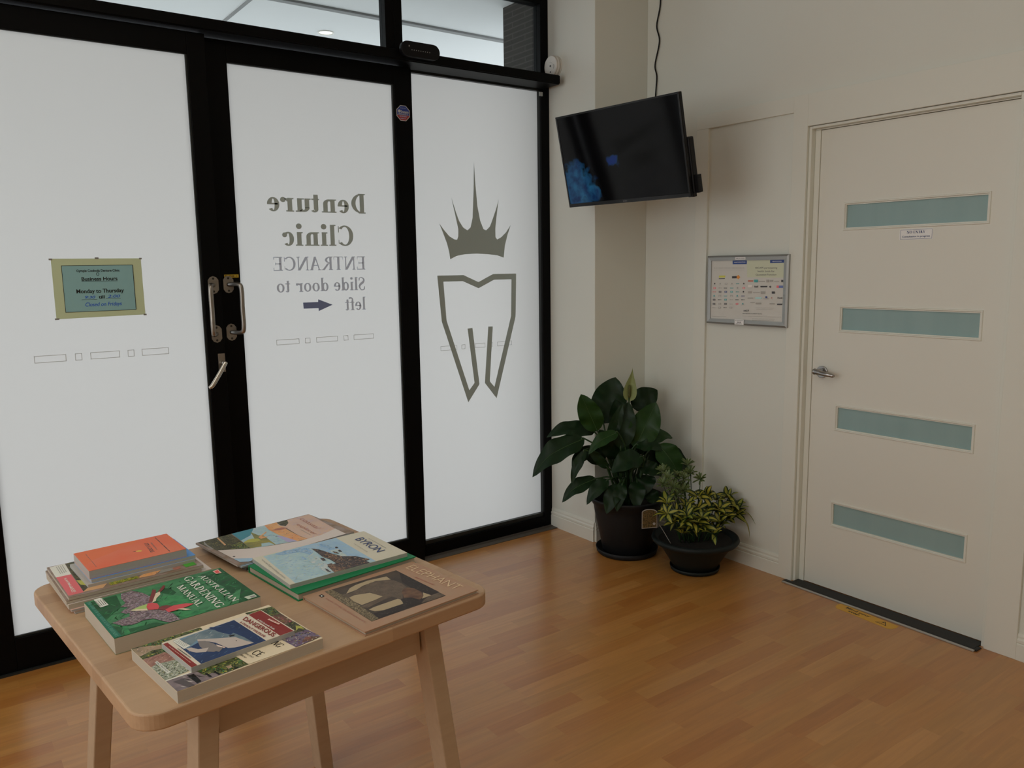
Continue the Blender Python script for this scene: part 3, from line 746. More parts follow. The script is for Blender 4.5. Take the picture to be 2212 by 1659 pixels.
skirting('baseboard_corner', (.816, -.04), (.816, -.4), (-1, 0), .108)
skirting('baseboard_recess', (.816, -.4), (1.182, -.4), (0, -1), .108)
skirting('baseboard_right', (1.182, -2.345), (1.182, -7), (-1, 0))

# ---- white door with four slot lites
d3 = struct(empty('door_3', (1.2, -1.83, 0)))
d3['label'] = 'white flush door with four narrow frosted glass slots'
def W2(o, par):   # keep world placement when the parent sits elsewhere
    o.location = -par.location; return o
LZ = [(1.625, 1.720), (1.189, 1.282), (.752, .845), (.312, .405)]
bm = bmesh.new(); y0, y1 = -2.2155, -1.4155; ga, gb = -2.115, -1.5475; X0, X1 = 1.217, 1.255
bx(bm, X0, X1, y0, ga, .005, 2.045); bx(bm, X0, X1, gb, y1, .005, 2.045)
zz = [.005]+[v for p in LZ[::-1] for v in p]+[2.045]
for i in range(0, len(zz), 2): bx(bm, X0, X1, ga, gb, zz[i], zz[i+1])
W2(obj('door_leaf', bm, M_door, d3), d3)
M_teal = mat('frosted_teal_glass', (.33, .47, .47), .2, noise=.9, nscale=5, col2=(.27, .41, .415), spec=.5, stretch=(1, 3, .2))
for z0, z1 in LZ:
    bm = bmesh.new(); t = .012; o = .010
    # sloped moulding: outer edge proud of the leaf, inner edge down on the glass
    def rr(d, x): return [bm.verts.new((x, y, z)) for y, z in ((ga-d, z0-d), (gb+d, z0-d), (gb+d, z1+d), (ga-d, z1+d))]
    rings = [rr(o+.002, X0), rr(o, X0-.005), rr(o-.004, X0-.005), rr(0, X0+.006)]
    for r0, r1 in zip(rings, rings[1:]):
        for i in range(4): bm.faces.new((r0[i], r0[(i+1) % 4], r1[(i+1) % 4], r1[i]))
    mo = W2(obj('glazing_moulding', bm, M_door, d3), d3)
    W2(box('glass_slot', X0+.008, X0+.014, ga, gb, z0, z1, M_teal, d3), d3)
bm = bmesh.new()
def yz(cx): return lambda u, v, h: (cx-h, u, v)
circ = _ell(-1.466, .996, .027, .027, 0, 345, 23); prism(bm, circ, yz(X0), 0, .009)
rose = obj('door_handle', bm, mat('satin_nickel', (.42, .41, .40), .3, 1), d3, bevel=.002); W2(rose, d3)
bm = bmesh.new(); tube(bm, [(X0-.009, -1.466, 1.0), (X0-.045, -1.466, 1.0)], .011, 14)
tube(bm, smoothpts([(X0-.045, -1.452, 1.0), (X0-.047, -1.466, 1.0), (X0-.05, -1.489, .997), (X0-.05, -1.524, .993), (X0-.046, -1.552, .989)], 5), [.010, .014, .015]+[.013]*6+[.011]*7+[.009]*4+[.006], 12)
lv = obj('lever', bm, MATS['satin_nickel'], rose, smooth=True)
bm = bmesh.new()
for z in (.3, 1.05, 1.8): pass

# ---- threshold strip of the white door
bm = bmesh.new()
fx = lambda y: 1.134-(-1.352-y)*.016          # the strip was laid a touch out of square
for ya, yb, dp in ((-1.356, -1.3895, .032), (-1.3905, -2.2155, .080), (-2.2165, -2.229, .044)):
    prof = [(0, 0), (0, .006), (.012, .0065), (dp-.004, .0045), (dp, 0)]
    a = [bm.verts.new((fx(ya)+x, ya, z)) for x, z in prof]; b = [bm.verts.new((fx(yb)+x, yb, z)) for x, z in prof]
    if dp > .07:
        for q in b[3:]: q.co.x = 1.2155+(-.004 if q is b[3] else 0)
    for i in range(5): bm.faces.new((a[i], a[(i+1) % 5], b[(i+1) % 5], b[i]))
    bm.faces.new(a); bm.faces.new(b[::-1])
th = empty('door_threshold', (1.13, -1.8, 0), 0, 'black rubber threshold strip with a bare metal lip at the foot of the white door', 'threshold strip')
W2(obj('rubber_ramp', bm, M_rubber, th), th)
bm = bmesh.new(); v = bx(bm, -.012, -.0005, 0, 1, 0, .006)
for q in v: yy = -2.224 if q.co.y < .5 else -1.360; q.co = Vector((fx(yy)+q.co.x, yy, q.co.z))
W2(obj('metal_lip', bm, M_alu, th, bevel=.001), th)
# ---- black shopfront
def ring_frame(bm, x0, x1, z0, z1, gx0, gx1, gz0, gz1, ya, yb, mi=0):
    bx(bm, x0, gx0, ya, yb, z0, z1, mi); bx(bm, gx1, x1, ya, yb, z0, z1, mi); bx(bm, gx0, gx1, ya, yb, z0, gz0, mi); bx(bm, gx0, gx1, ya, yb, gz1, z1, mi)
def pane(name, x0, x1, z0, z1, y, parent, frosted_=True, th_=.006):
    bm = bmesh.new(); v = bx(bm, x0, x1, y, y+th_, z0, z1, 1)
    bm.faces.ensure_lookup_table(); bm.faces[2].material_index = 0 if frosted_ else 1
    o = obj(name, bm, [M_frost, M_clear] if frosted_ else [M_clear, M_clear], parent); o.location = -parent.location if parent else (0, 0, 0); return o
def leaf_door(name, loc, x0, x1, gx, gz, front, back, gy, label, z0=.001, z1=2.405):
    r = struct(empty(name, loc)); r['label'] = label
    bm = bmesh.new(); ring_frame(bm, x0, x1, z0, z1, gx[0], gx[1], gz[0], gz[1], front, back); W2(obj('door_frame', bm, M_black, r, bevel=.002), r)
    bm = bmesh.new(); b = .007; ring_frame(bm, gx[0], gx[1], gz[0], gz[1], gx[0]+b*.2, gx[1]-b, gz[0]+b, gz[1]-b*.3, front+.008, gy+.001); W2(obj('glazing_bead', bm, M_blackgrey, r), r)
    W2(pane('glass_pane', gx[0], gx[1], gz[0], gz[1], gy, None), r).parent = r
    return r
d1 = leaf_door('door_1', (-1.45, -.115, 0), -1.985, -1.002, (-1.8436, -1.072), (.1338, 2.322), -.135, -.095, -.119, 'left sliding glass door leaf with a business hours notice')
d2 = leaf_door('door_2', (-.52, -.065, 0), -.999, -.058, (-.9047, -.1412), (.1338, 2.322), -.085, -.045, -.065, 'middle sliding glass door leaf with mirrored lettering')
w1 = struct(empty('window_1', (.38, 0, 0)))
bm = bmesh.new(); ring_frame(bm, -.06, .815, .002, 2.452, -.0225, .761, .0618, 2.424, -.036, .03); W2(obj('window_frame', bm, M_black, w1, bevel=.002), w1)
bm = bmesh.new(); ring_frame(bm, -.0225, .761, .0618, 2.424, -.022, .7605, .082, 2.402, -.022, .001); W2(obj('glazing_bead', bm, M_blackgrey, w1), w1)
W2(pane('glass_pane', -.0225, .761, .0618, 2.424, 0, None), w1).parent = w1
w2 = struct(empty('window_2', (-2.6, 0, 0)))
bm = bmesh.new(); ring_frame(bm, -3.3, -1.99, .002, 2.452, -3.22, -2.06, .0618, 2.424, -.1, .03); W2(obj('window_frame', bm, M_black, w2), w2)
W2(pane('glass_pane', -3.22, -2.06, .0618, 2.424, 0, None), w2).parent = w2
for nm, a0, a1, g0, g1 in (('window_3', -3.3, -.103, -3.2, -.147), ('window_4', -.1025, .815, -.059, .764)):
    w = struct(empty(nm, ((a0+a1)/2, 0, 2.65)))
    bm = bmesh.new(); ring_frame(bm, a0, a1, 2.456, 3.098, g0, g1, 2.495, 2.838, -.03, .03); W2(obj('window_frame', bm, M_black, w, bevel=.002), w)
    W2(pane('glass_pane', g0, g1, 2.495, 2.838, 0, None, False), w).parent = w
bm = bmesh.new(); bx(bm, -3.3, .774, -.172, -.038, 2.409, 2.4555); bx(bm, -3.3, .774, -.178, -.172, 2.413, 2.4515)
struct(obj('trim_3', bm, M_black, bevel=.002))
bm = bmesh.new(); bx(bm, -3.3, .815, -.060, -.037, .0, .006); bx(bm, -.05, .830, -.098, -.062, 0, .004)
struct(obj('trim_4', bm, mat('worn_sill', (.13, .11, .09), .5, .3)))
struct(box('trim_6', -3.3, -1.0, -.148, -.136, 0, .008, M_blackgrey))
# little bright catch under the track end
bm = bmesh.new(); bx(bm, .745, .765, -.045, -.037, 2.372, 2.392); o = obj('catch', bm, M_alu, w1); W2(o, w1)

# marks on the film
M_mark = mat('lettering_film', (.42, .50, .49), .8, spec=.1); M_blue = mat('blue_lettering', (.62, .74, .95), .8, spec=.1); M_arrow = mat('arrow_blue', (.20, .25, .44), .8, spec=.1)
M_line = mat('fine_grey_line', (.46, .47, .45), .8)
def on_glass(y): return lambda u, v: (u, y-.0008, v)
def outline(bm, x0, x1, z0, z1, y, t=.0017, mi=0):
    for a in ((x0, x1, z0, z0+t), (x0, x1, z1-t, z1), (x0, x0+t, z0, z1), (x1-t, x1, z0, z1)):
        face(bm, [(a[0], y, a[2]), (a[1], y, a[2]), (a[1], y, a[3]), (a[0], y, a[3])], mi)
def dashes(parent, y, spans, z0, z1):
    bm = bmesh.new()
    for a, b in spans: outline(bm, a, b, z0, z1, y-.0006)
    W2(obj('visibility_strip', bm, M_line, parent), parent)
dashes(d1, -.119, ((-1.688, -1.584), (-1.554, -1.531), (-1.502, -1.400), (-1.371, -1.348), (-1.320, -1.220)), 1.156, 1.182)
dashes(d2, -.065, ((-.758, -.654), (-.626, -.602), (-.573, -.470), (-.440, -.417), (-.389, -.287)), 1.154, 1.177)
dashes(w1, 0, ((.119, .218), (.247, .269), (.331, .395), (.431, .444), (.474, .571)), 1.059, 1.082)
bm = bmesh.new(); g = on_glass(-.065)
def mtext(bm, txt, st, xr, xl, zb, zt, mi=0): put_text(bm, txt, st, (xr, zb), (xl, zb), (xr, zt), g, mi)   # seen from behind: runs right to left
mtext(bm, 'Denture', 'serifb', -.303, -.772, 1.733, 1.822)
mtext(bm, 'Clinic', 'serifb', -.368, -.708, 1.586, 1.677)
W2(obj('door_lettering', bm, M_mark, d2), d2)
bm = bmesh.new()
mtext(bm, 'ENTRANCE', 'serif', -.316, -.760, 1.478, 1.538)
mtext(bm, 'Slide door to', 'serif', -.319, -.747, 1.384, 1.442)
mtext(bm, 'left', 'serif', -.322, -.428, 1.292, 1.350)
W2(obj('door_lettering', bm, M_blue, d2), d2)
bm = bmesh.new(); face(bm, [g(*p) for p in [(-.627, 1.336), (-.556, 1.336), (-.555, 1.348), (-.487, 1.321), (-.555, 1.295), (-.555, 1.308), (-.626, 1.309)]])
W2(obj('arrow_mark', bm, M_arrow, d2), d2)
CROWN = [(0.19, 1.522), (0.185, 1.56), (0.174, 1.6), (0.151, 1.656), (0.131, 1.7), (0.157, 1.669), (0.189, 1.637), (0.218, 1.622), (0.234, 1.62), (0.242, 1.637), (0.243, 1.674), (0.23, 1.73), (0.206, 1.83), (0.227, 1.77), (0.249, 1.714), (0.273, 1.682), (0.299, 1.668), (0.318, 1.683), (0.332, 1.732), (0.342, 1.879), (0.347, 2.013), (0.352, 1.92), (0.363, 1.791), (0.379, 1.717), (0.398, 1.676), (0.415, 1.67), (0.439, 1.689), (0.461, 1.735), (0.483, 1.786), (0.498, 1.83), (0.483, 1.744), (0.473, 1.677), (0.474, 1.635), (0.485, 1.623), (0.511, 1.635), (0.543, 1.661), (0.575, 1.701), (0.554, 1.653), (0.534, 1.593), (0.525, 1.528), (0.483, 1.541), (0.421, 1.547), (0.349, 1.55), (0.279, 1.547), (0.23, 1.539)]
TOOTH = [(0.111, 1.441), (0.268, 1.441), (0.360, 1.403), (0.454, 1.443), (0.606, 1.443), (0.598, 1.212), (0.463, 0.776), (0.388, 0.867), (0.417, 1.167), (0.446, 1.166), (0.420, 0.873), (0.450, 0.840), (0.568, 1.217), (0.574, 1.413), (0.459, 1.413), (0.360, 1.371), (0.263, 1.410), (0.146, 1.410), (0.159, 1.212), (0.288, 0.838), (0.322, 0.874), (0.286, 1.163), (0.316, 1.166), (0.353, 0.864), (0.280, 0.774), (0.13, 1.21)]
for nm, P_ in (('crown_emblem', CROWN), ('tooth_emblem', TOOTH)):
    bm = bmesh.new(); face(bm, [(x, -.0008, z) for x, z in P_]); W2(obj(nm, bm, M_mark, w1), w1)

# pull handles and lock
def pull(name, x, bend, y, parent):
    pts = [(x, y, 1.425), (x+bend[0]*.75, y-bend[1]*.75, 1.425), (x+bend[0], y-bend[1], 1.408), (x+bend[0], y-bend[1], 1.325), (x+bend[0], y-bend[1], 1.242), (x+bend[0]*.75, y-bend[1]*.75, 1.225), (x, y, 1.225)]
    bm = bmesh.new(); tube(bm, smoothpts(pts, 7), .0095, 14); h = obj(name, bm, M_steel, parent); W2(h, parent)
    for z in (1.425, 1.225):
        bm = bmesh.new(); o = [(.021, .020), (.012, .032), (0, .036), (-.012, .032), (-.021, .020), (-.021, -.020), (-.012, -.032), (0, -.036), (.012, -.032), (.021, -.020)]
        prism(bm, [(x+a, z+b) for a, b in o], lambda u, v, h_: (u, y-h_, v), 0, .004); pl = obj('mounting_plate', bm, M_steel, h)
        bm = bmesh.new()
        for s in (-1, 1): prism(bm, _ell(x, z+s*.026, .0045, .0045, 0, 330, 11), lambda u, v, h_: (u, y-.004-h_, v), 0, .0012)
        obj('screw', bm, mat('dark_screw', (.06, .055, .05), .4, 1), h)
pull('pull_handle', -1.033, (-.026, .052), -.135, d1)
pull('pull_handle', -.957, (.036, .055), -.085, d2)
lk = box('lock_plate', -1.034, -1.006, -.139, -.135, 1.066, 1.143, M_steel, d1, bevel=.001); W2(lk, d1)
bm = bmesh.new(); tube(bm, [(-1.018, -.139, 1.105), (-1.018, -.165, 1.105)], .008, 12)
tube(bm, smoothpts([(-1.013, -.165, 1.110), (-1.020, -.168, 1.098), (-1.050, -.172, 1.052), (-1.075, -.176, 1.018), (-1.088, -.176, 1.010)], 4), [.008]+[.0095]*11+[.009, .008, .008, .007, .006], 12)
obj('lock_lever', bm, mat('chrome', (.6, .57, .52), .18, 1), lk)
bm = bmesh.new(); bx(bm, -.972, -.912, -.0862, -.0852, 1.453, 1.466, 0); put_text(bm, 'SLIDE >', 'bold', (-.969, 1.456), (-.916, 1.456), (-.969, 1.463), lambda u, v: (u, -.0866, v), 1)
tag(obj('sticker', bm, [mat('sticker_yellow', (.62, .42, .03), .4), M_rubber]), 'small yellow SLIDE sticker on the black door stile above the right pull handle', 'sticker')
# octagonal security sticker
bm = bmesh.new(); cx, cz = -.100, 2.197
def octo(r): return [(cx+r*math.cos(math.radians(22.5+45*k)), cz+r*math.sin(math.radians(22.5+45*k))) for k in range(8)]
prism(bm, octo(.0375), lambda u, v, h_: (u, -.085-h_, v), 0, .0006, 0)
y_ = lambda k: (lambda u, v: (u, -.0857-k*.0002, v))
face(bm, [y_(0)(*p) for p in clip_poly(octo(.0345), -9, cz-.009, 9, 9)], 1); face(bm, [y_(0)(*p) for p in clip_poly(octo(.0345), -9, -9, 9, cz-.010)], 2)
put_text(bm, 'Swann', 'bold', (cx-.012, cz+.001), (cx+.028, cz+.001), (cx-.012, cz+.013), y_(1), 0)
put_text(bm, 'SECURITY', 'bold', (cx-.025, cz-.007), (cx+.026, cz-.007), (cx-.025, cz-.001), y_(1), 0)
face(bm, [y_(1)(*p) for p in _ell(cx-.020, cz+.008, .0075, .0075, 0, 330, 11)], 0)
put_text(bm, '.........', 'bold', (cx-.016, cz+.020), (cx+.014, cz+.020), (cx-.016, cz+.025), y_(1), 3); put_text(bm, '........', 'bold', (cx-.020, cz-.018), (cx+.020, cz-.018), (cx-.020, cz-.012), y_(1), 3); put_text(bm, '......', 'bold', (cx-.015, cz-.027), (cx+.015, cz-.027), (cx-.015, cz-.021), y_(1), 3)
tag(obj('sticker', bm, [mat('sticker_white', (.55, .55, .55), .4), mat('sticker_blue', (.02, .05, .28), .4), mat('sticker_red', (.34, .03, .03), .4), mat('sticker_pale', (.35, .4, .6), .4)]), 'blue and red octagonal security sticker on the black stile between doors', 'sticker')

# business hours notice
nt_ = empty('notice_card', (-1.45, -.1195, 1.425), 0, 'taped business hours notice, blue sheet on pale green card, on the left glass door', 'notice')
NL = nt_.location
def rotz(px, pz, a=0.0): return px, pz
bm = bmesh.new(); prism(bm, [(-.154, -.1115), (.154, -.1075), (.153, .1100), (-.154, .1105)], lambda u, v, h_: (u, -h_, v), 0, .0012); obj('backing_card', bm, pm('signcard', .34), nt_)
bm = bmesh.new(); prism(bm, [(-.122, -.088), (.123, -.086), (.122, .085), (-.122, .085)], lambda u, v, h_: (u, -.0014-h_, v), 0, .0004)
sheet = obj('printed_sheet', bm, pm('signsheet', .34), nt_)
bm = bmesh.new(); gg = lambda u, v: (u, -.0022, v)
def nt_text(t, st, x0, x1, z0, z1, mi=0): put_text(bm, t, st, (x0, z0), (x1, z0), (x0, z1), gg, mi)
nt_text('Gympie Cooloola Denture Clinic', 'bold', -.074, .074, .061, .070); nt_text('Business Hours', 'bold', -.060, .064, .028, .042)
nt_text('Monday to Thursday', 'bold', -.081, .083, -.018, -.003); nt_text('till', 'bold', -.006, .014, -.040, -.028)
nt_text('9:30', 'hand', -.056, -.018, -.039, -.028, 1); nt_text('2:00', 'hand', .024, .068, -.038, -.027, 1); nt_text('Closed on Fridays', 'hand', -.056, .072, -.068, -.053, 1)
for a in ((-.060, .064, .0245, .0258), (-.065, -.012, -.043, -.042), (.018, .070, -.042, -.041), (-.122, .122, .084, .0855), (-.122, .122, -.088, -.0865)): face(bm, [gg(a[0], a[2]), gg(a[1], a[2]), gg(a[1], a[3]), gg(a[0], a[3])])
for a in ((-.1225, -.121, -.088, .085), (.1205, .1225, -.086, .085)): face(bm, [gg(a[0], a[2]), gg(a[1], a[2]), gg(a[1], a[3]), gg(a[0], a[3])])
for p in ringp(-.003, .052, .005, .0065, .0015, .0015): face(bm, [gg(*q) for q in p])
obj('printed_words', bm, [pm('black', .34), pm('hand_blue', .34)], sheet)
for x, z, w in ((-.154, .108, .007), (.153, .109, .006), (.0, .1115, .008), (.154, -.108, .007), (-.15, -.111, .009)):
    bm = bmesh.new(); bx(bm, x-w, x+w*.6, -.0022, -.0016, z-.003, z+.003); obj('tape', bm, mat('grey_tape', (.25, .24, .22), .3), nt_)

# sliding door sensor on the track cover
sn = empty('door_sensor', (-.063, -.178, 2.456), 0, 'black rounded motion sensor with a row of tiny lights on top of the door track', 'sensor')
bm = bmesh.new(); pr = []
for k in range(13): a = math.radians(-90+15*k); pr.append((.066+.034*math.cos(a), .034*math.sin(a)))
for k in range(13): a = math.radians(90+15*k); pr.append((-.066+.034*math.cos(a), .034*math.sin(a)))
prism(bm, pr, lambda u, v, h_: (u, -h_, v), 0, .028); obj('sensor_body', bm, M_plastic, sn, bevel=.004)
bm = bmesh.new()
for k in range(9): prism(bm, _ell(-.048+k*.0115, -.004, .0016, .0022, 0, 300, 5), lambda u, v, h_: (u, -.028-h_, v), 0, .001)
bx(bm, -.064, -.060, -.029, -.028, .008, .014); obj('indicator_lights', bm, mat('sensor_dots', (.4, .42, .4), .3), sn)

# smoke alarm on the end wall
sm = empty('smoke_alarm', (.816, -.092, 2.517), 0, 'round white smoke alarm on the narrow wall beside the shopfront frame', 'smoke alarm')
def disc(bm, r0, r1, x0, x1, cy=0, cz=0, n=36, mi=0):
    a = [bm.verts.new((-x0, cy+r0*math.cos(2*PI*k/n), cz+r0*math.sin(2*PI*k/n))) for k in range(n)]; b = [bm.verts.new((-x1, cy+r1*math.cos(2*PI*k/n), cz+r1*math.sin(2*PI*k/n))) for k in range(n)]
    for k in range(n):
        f = bm.faces.new((a[k], a[(k+1) % n], b[(k+1) % n], b[k])); f.smooth = True; f.material_index = mi
    bm.faces.new(a[::-1]).material_index = mi; bm.faces.new(b).material_index = mi
bm = bmesh.new(); disc(bm, .054, .054, .0, .008); obj('mounting_base', bm, M_whitep, sm)
bm = bmesh.new(); disc(bm, .050, .050, .008, .011); disc(bm, .054, .054, .011, .028); disc(bm, .054, .050, .028, .036); obj('alarm_body', bm, M_whitep, sm)
bm = bmesh.new(); disc(bm, .0055, .0055, .036, .0368, .0, .0); obj('test_button', bm, mat('dark_hole', (.03, .02, .018), .5), sm)
bm = bmesh.new(); disc(bm, .004, .004, .036, .0368, .0, -.03); obj('indicator_light', bm, MATS['dark_hole'], sm)
bm = bmesh.new()
for k in range(4):
    for p in ringp(-.022, -.006, .004+k*.0028, .004+k*.0028, .0012, .0012, 100, 260): face(bm, [(-.0363, u, v) for u, v in p])
for p in ringp(0, .004, .016, .016, .0008, .0008, 60, 200): face(bm, [(-.0363, u, v) for u, v in p])
obj('sound_grille', bm, mat('grille_shadow', (.25, .23, .21), .6), sm)

# ---- television on its wall bracket
tvN = Vector((-0.97185199, -0.07849415, -0.22213146)); tvR = Vector((0.08050544, -0.99675417, 0)); tvU = Vector((-0.22141046, -0.01788279, 0.97501673))
tv = empty('television', (0, 0, 0), 0, 'flat black television tilted down on a wall bracket high in the corner', 'television')
tv.matrix_world = Matrix(((tvR.x, tvU.x, tvN.x, .615), (tvR.y, tvU.y, tvN.y, -.786), (tvR.z, tvU.z, tvN.z, 1.975), (0, 0, 0, 1)))
bm = bmesh.new(); bx(bm, -.365, .365, -.215, .215, -.022, -.001); obj('rear_panel', bm, M_plastic, tv, bevel=.003)
bm = bmesh.new()
for a in ((-.365, .365, .207, .215), (-.365, .365, -.215, -.198), (-.365, -.357, -.198, .207), (.357, .365, -.198, .207)): bx(bm, a[0], a[1], a[2], a[3], -.001, .002)
obj('bezel', bm, mat('gloss_black_bezel', (.006, .006, .007), .22), tv, bevel=.001)
bm = bmesh.new()
zs = lambda P_, z: [(u, v, z) for u, v in P_]
face(bm, zs([(-.357, -.198), (.357, -.198), (.357, .207), (-.357, .207)], .0), 0)
def screen_mat():
    m = bpy.data.materials.new('screen_glass'); m.use_nodes = True; nt = m.node_tree; N = nt.nodes.new; L = nt.links.new; b = nt.nodes['Principled BSDF']
    b.inputs['Base Color'].default_value = (.002, .002, .0025, 1); b.inputs['Roughness'].default_value = .10; b.inputs['Specular IOR Level'].default_value = .22
    tc = N('ShaderNodeTexCoord'); nz = N('ShaderNodeTexNoise'); nz.inputs['Scale'].default_value = 20; nz.inputs['Detail'].default_value = 8; L(tc.outputs['Object'], nz.inputs['Vector'])
    n2 = N('ShaderNodeTexNoise'); n2.inputs['Scale'].default_value = 60; n2.inputs['Detail'].default_value = 3; L(tc.outputs['Object'], n2.inputs['Vector'])
    def blob(cx, cy, sx_, sy_, wob, soft):
        mp = N('ShaderNodeMapping'); mp.vector_type = 'POINT'; mp.inputs['Location'].default_value = (-cx/sx_, -cy/sy_, 0); mp.inputs['Scale'].default_value = (1/sx_, 1/sy_, 0); L(tc.outputs['Object'], mp.inputs[0])
        ln = N('ShaderNodeVectorMath'); ln.operation = 'LENGTH'; L(mp.outputs[0], ln.inputs[0])
        ad = N('ShaderNodeMath'); ad.operation = 'MULTIPLY_ADD'; L(nz.outputs['Fac'], ad.inputs[0]); ad.inputs[1].default_value = wob; L(ln.outputs['Value'], ad.inputs[2])
        mr = N('ShaderNodeMapRange'); mr.inputs['From Min'].default_value = 1+wob*.5; mr.inputs['From Max'].default_value = 1+wob*.5-soft; L(ad.outputs[0], mr.inputs['Value']); return mr.outputs[0]
    def mx(a_, b_, op='MAXIMUM'):
        n = N('ShaderNodeMath'); n.operation = op; L(a_, n.inputs[0]); L(b_, n.inputs[1]); return n.outputs[0]
    body = mx(blob(-.29, -.12, .12, .13, 1.9, .3), blob(-.20, -.15, .07, .05, 1.6, .3))
    bird = blob(-.038, -.018, .040, .028, 3.4, .5)
    r = N('ShaderNodeValToRGB'); r.color_ramp.elements[0].color = (.002, .012, .045, 1); r.color_ramp.elements[1].color = (.009, .060, .120, 1); r.color_ramp.elements[0].position = .35; r.color_ramp.elements[1].position = .65; L(nz.outputs['Fac'], r.inputs[0])
    c = N('ShaderNodeMixRGB'); c.blend_type = 'MIX'; L(bird, c.inputs[0]); L(r.outputs[0], c.inputs[1]); c.inputs[2].default_value = (.003, .014, .075, 1)
    L(c.outputs[0], b.inputs['Emission Color']); L(mx(body, bird), b.inputs['Emission Strength']); return m
obj('screen', bm, [screen_mat()], tv)
bm = bmesh.new(); bx(bm, -.28, .372, -.205, .03, -.058, -.022); obj('back_housing', bm, M_plastic, tv, bevel=.006)
bm = bmesh.new(); bx(bm, .355, .388, -.205, -.130, -.058, -.030); bx(bm, .33, .36, -.221, -.204, -.05, -.03)
for k in range(4): bx(bm, .3885, .3895, -.195+k*.016, -.188+k*.016, -.052, -.036)
obj('control_box', bm, M_plastic, tv, bevel=.002)
bm = bmesh.new(); put_text(bm, 'BAUHN', 'bold', (-.014, -.209), (.010, -.209), (-.014, -.2045), lambda u, v: (u, v, .0024)); obj('badge', bm, mat('badge_grey', (.2, .2, .2), .4), tv)
bk = empty('wall_bracket', (1.17, -.60, 1.98), 0, 'black swing arm bracket behind the tilted television', 'bracket')
o = box('wall_plate', 1.172, 1.182, -.65, -.55, 1.86, 2.10, M_plastic, bk, bevel=.002); W2(o, bk)
bm = bmesh.new(); bx(bm, .88, 1.172, -.62, -.58, 1.945, 1.985); bx(bm, .70, .89, -.615, -.585, 1.95, 1.98); o = obj('arm', bm, M_plastic, bk, bevel=.004); W2(o, bk)
bm = bmesh.new(); bx(bm, .686, .702, -.68, -.52, 1.88, 2.05); o = obj('screen_plate', bm, M_plastic, bk); W2(o, bk)
# its cable
bm = bmesh.new(); cp = [(.80, -.60, 2.10), (1.05, -.50, 2.16), (1.165, -.472, 2.26), (1.172, -.471, 2.349), (1.174, -.476, 2.439), (1.174, -.463, 2.50), (1.174, -.492, 2.61), (1.174, -.472, 2.689), (1.174, -.495, 2.79), (1.174, -.490, 2.93), (1.174, -.48, 3.098)]
tube(bm, smoothpts(cp, 8), .0036, 8); tag(obj('power_cable', bm, M_plastic), 'thin black cable hanging down the wall to the television', 'cable')

# ---- framed poster of health funds
pf = empty('framed_poster', (1.168, -.8495, 1.1875), 0, 'silver snap frame holding a health funds poster beside the white door', 'poster')
FW, FH, FB = .4655, .331, .0245
def pw(u, v, h_): return (-.0-h_, -u, v)
bm = bmesh.new()
o_ = [(0, 0), (FW, 0), (FW, FH), (0, FH)]; i_ = [(FB, FB), (FW-FB, FB), (FW-FB, FH-FB), (FB, FH-FB)]; m_ = [(FB*.35, FB*.35), (FW-FB*.35, FB*.35), (FW-FB*.35, FH-FB*.35), (FB*.35, FH-FB*.35)]
rg = [[bm.verts.new(pw(u, v, h_)) for u, v in P_] for P_, h_ in ((o_, 0), (o_, .011), (m_, .016), (i_, .013), (i_, .006))]
for a, b in zip(rg, rg[1:]):
    for k in range(4): bm.faces.new((a[k], a[(k+1) % 4], b[(k+1) % 4], b[k]))
bm.faces.new(rg[0]); obj('snap_frame', bm, M_silver, pf)
art('poster_sheet', 'poster', 'paper_lilac', FW, FH, lambda u, v, z: pw(u, v, .008+z), pf, k=.34, step=.00003, edge=FB*.9)
for (a, b, c, d), ws in (((.172, .232, FH-.0205, FH-.009), (('HEALTH FUNDS', .176, .228, FH-.0165, FH-.0125),)), ((.178, .232, .002, .0265), (('...........', .183, .228, .020, .0235), ('2018', .193, .215, .010, .0165), ('.............', .186, .222, .005, .0075)))):
    bm = bmesh.new(); prism(bm, [(a, c), (b, c), (b, d), (a, d)], pw, .0165, .0169, 0); lab = obj('adhesive_label', bm, pm('white', .34), pf)
    bm = bmesh.new()
    for t, x0, x1, z0, z1 in ws: put_text(bm, t, 'bold', (x0, z0), (x1, z0), (x0, z1), lambda u, v: pw(u, v, .0172))
    obj('label_words', bm, pm('blackish', .34), lab)

# ---- NO ENTRY plate
ne = empty('door_sign', (X0, -1.853, 1.586), 0, 'small white NO ENTRY sign stuck below the top glass slot of the white door', 'sign')
bm = bmesh.new(); prism(bm, [(-.067, -.0215), (.067, -.0205), (.067, .0215), (-.067, .0205)], lambda u, v, h_: (-h_, -u, v), 0, .001); obj('sign_plate', bm, pm('white', .36), ne)
bm = bmesh.new(); nf = lambda u, v: (-.0013, -u, v)
for a in ((-.064, .064, .0178, .0188), (-.064, .064, -.0188, -.0178), (-.064, -.063, -.0188, .0188), (.063, .064, -.0188, .0188)): face(bm, [nf(a[0], a[2]), nf(a[1], a[2]), nf(a[1], a[3]), nf(a[0], a[3])])
put_text(bm, 'NO ENTRY', 'serifb', (-.037, .0035), (.037, .0035), (-.037, .0135), nf); put_text(bm, 'Consultation in progress', 'bold', (-.056, -.0115), (.056, -.0115), (-.056, -.005), nf)
obj('sign_words', bm, pm('navy', .36), ne)

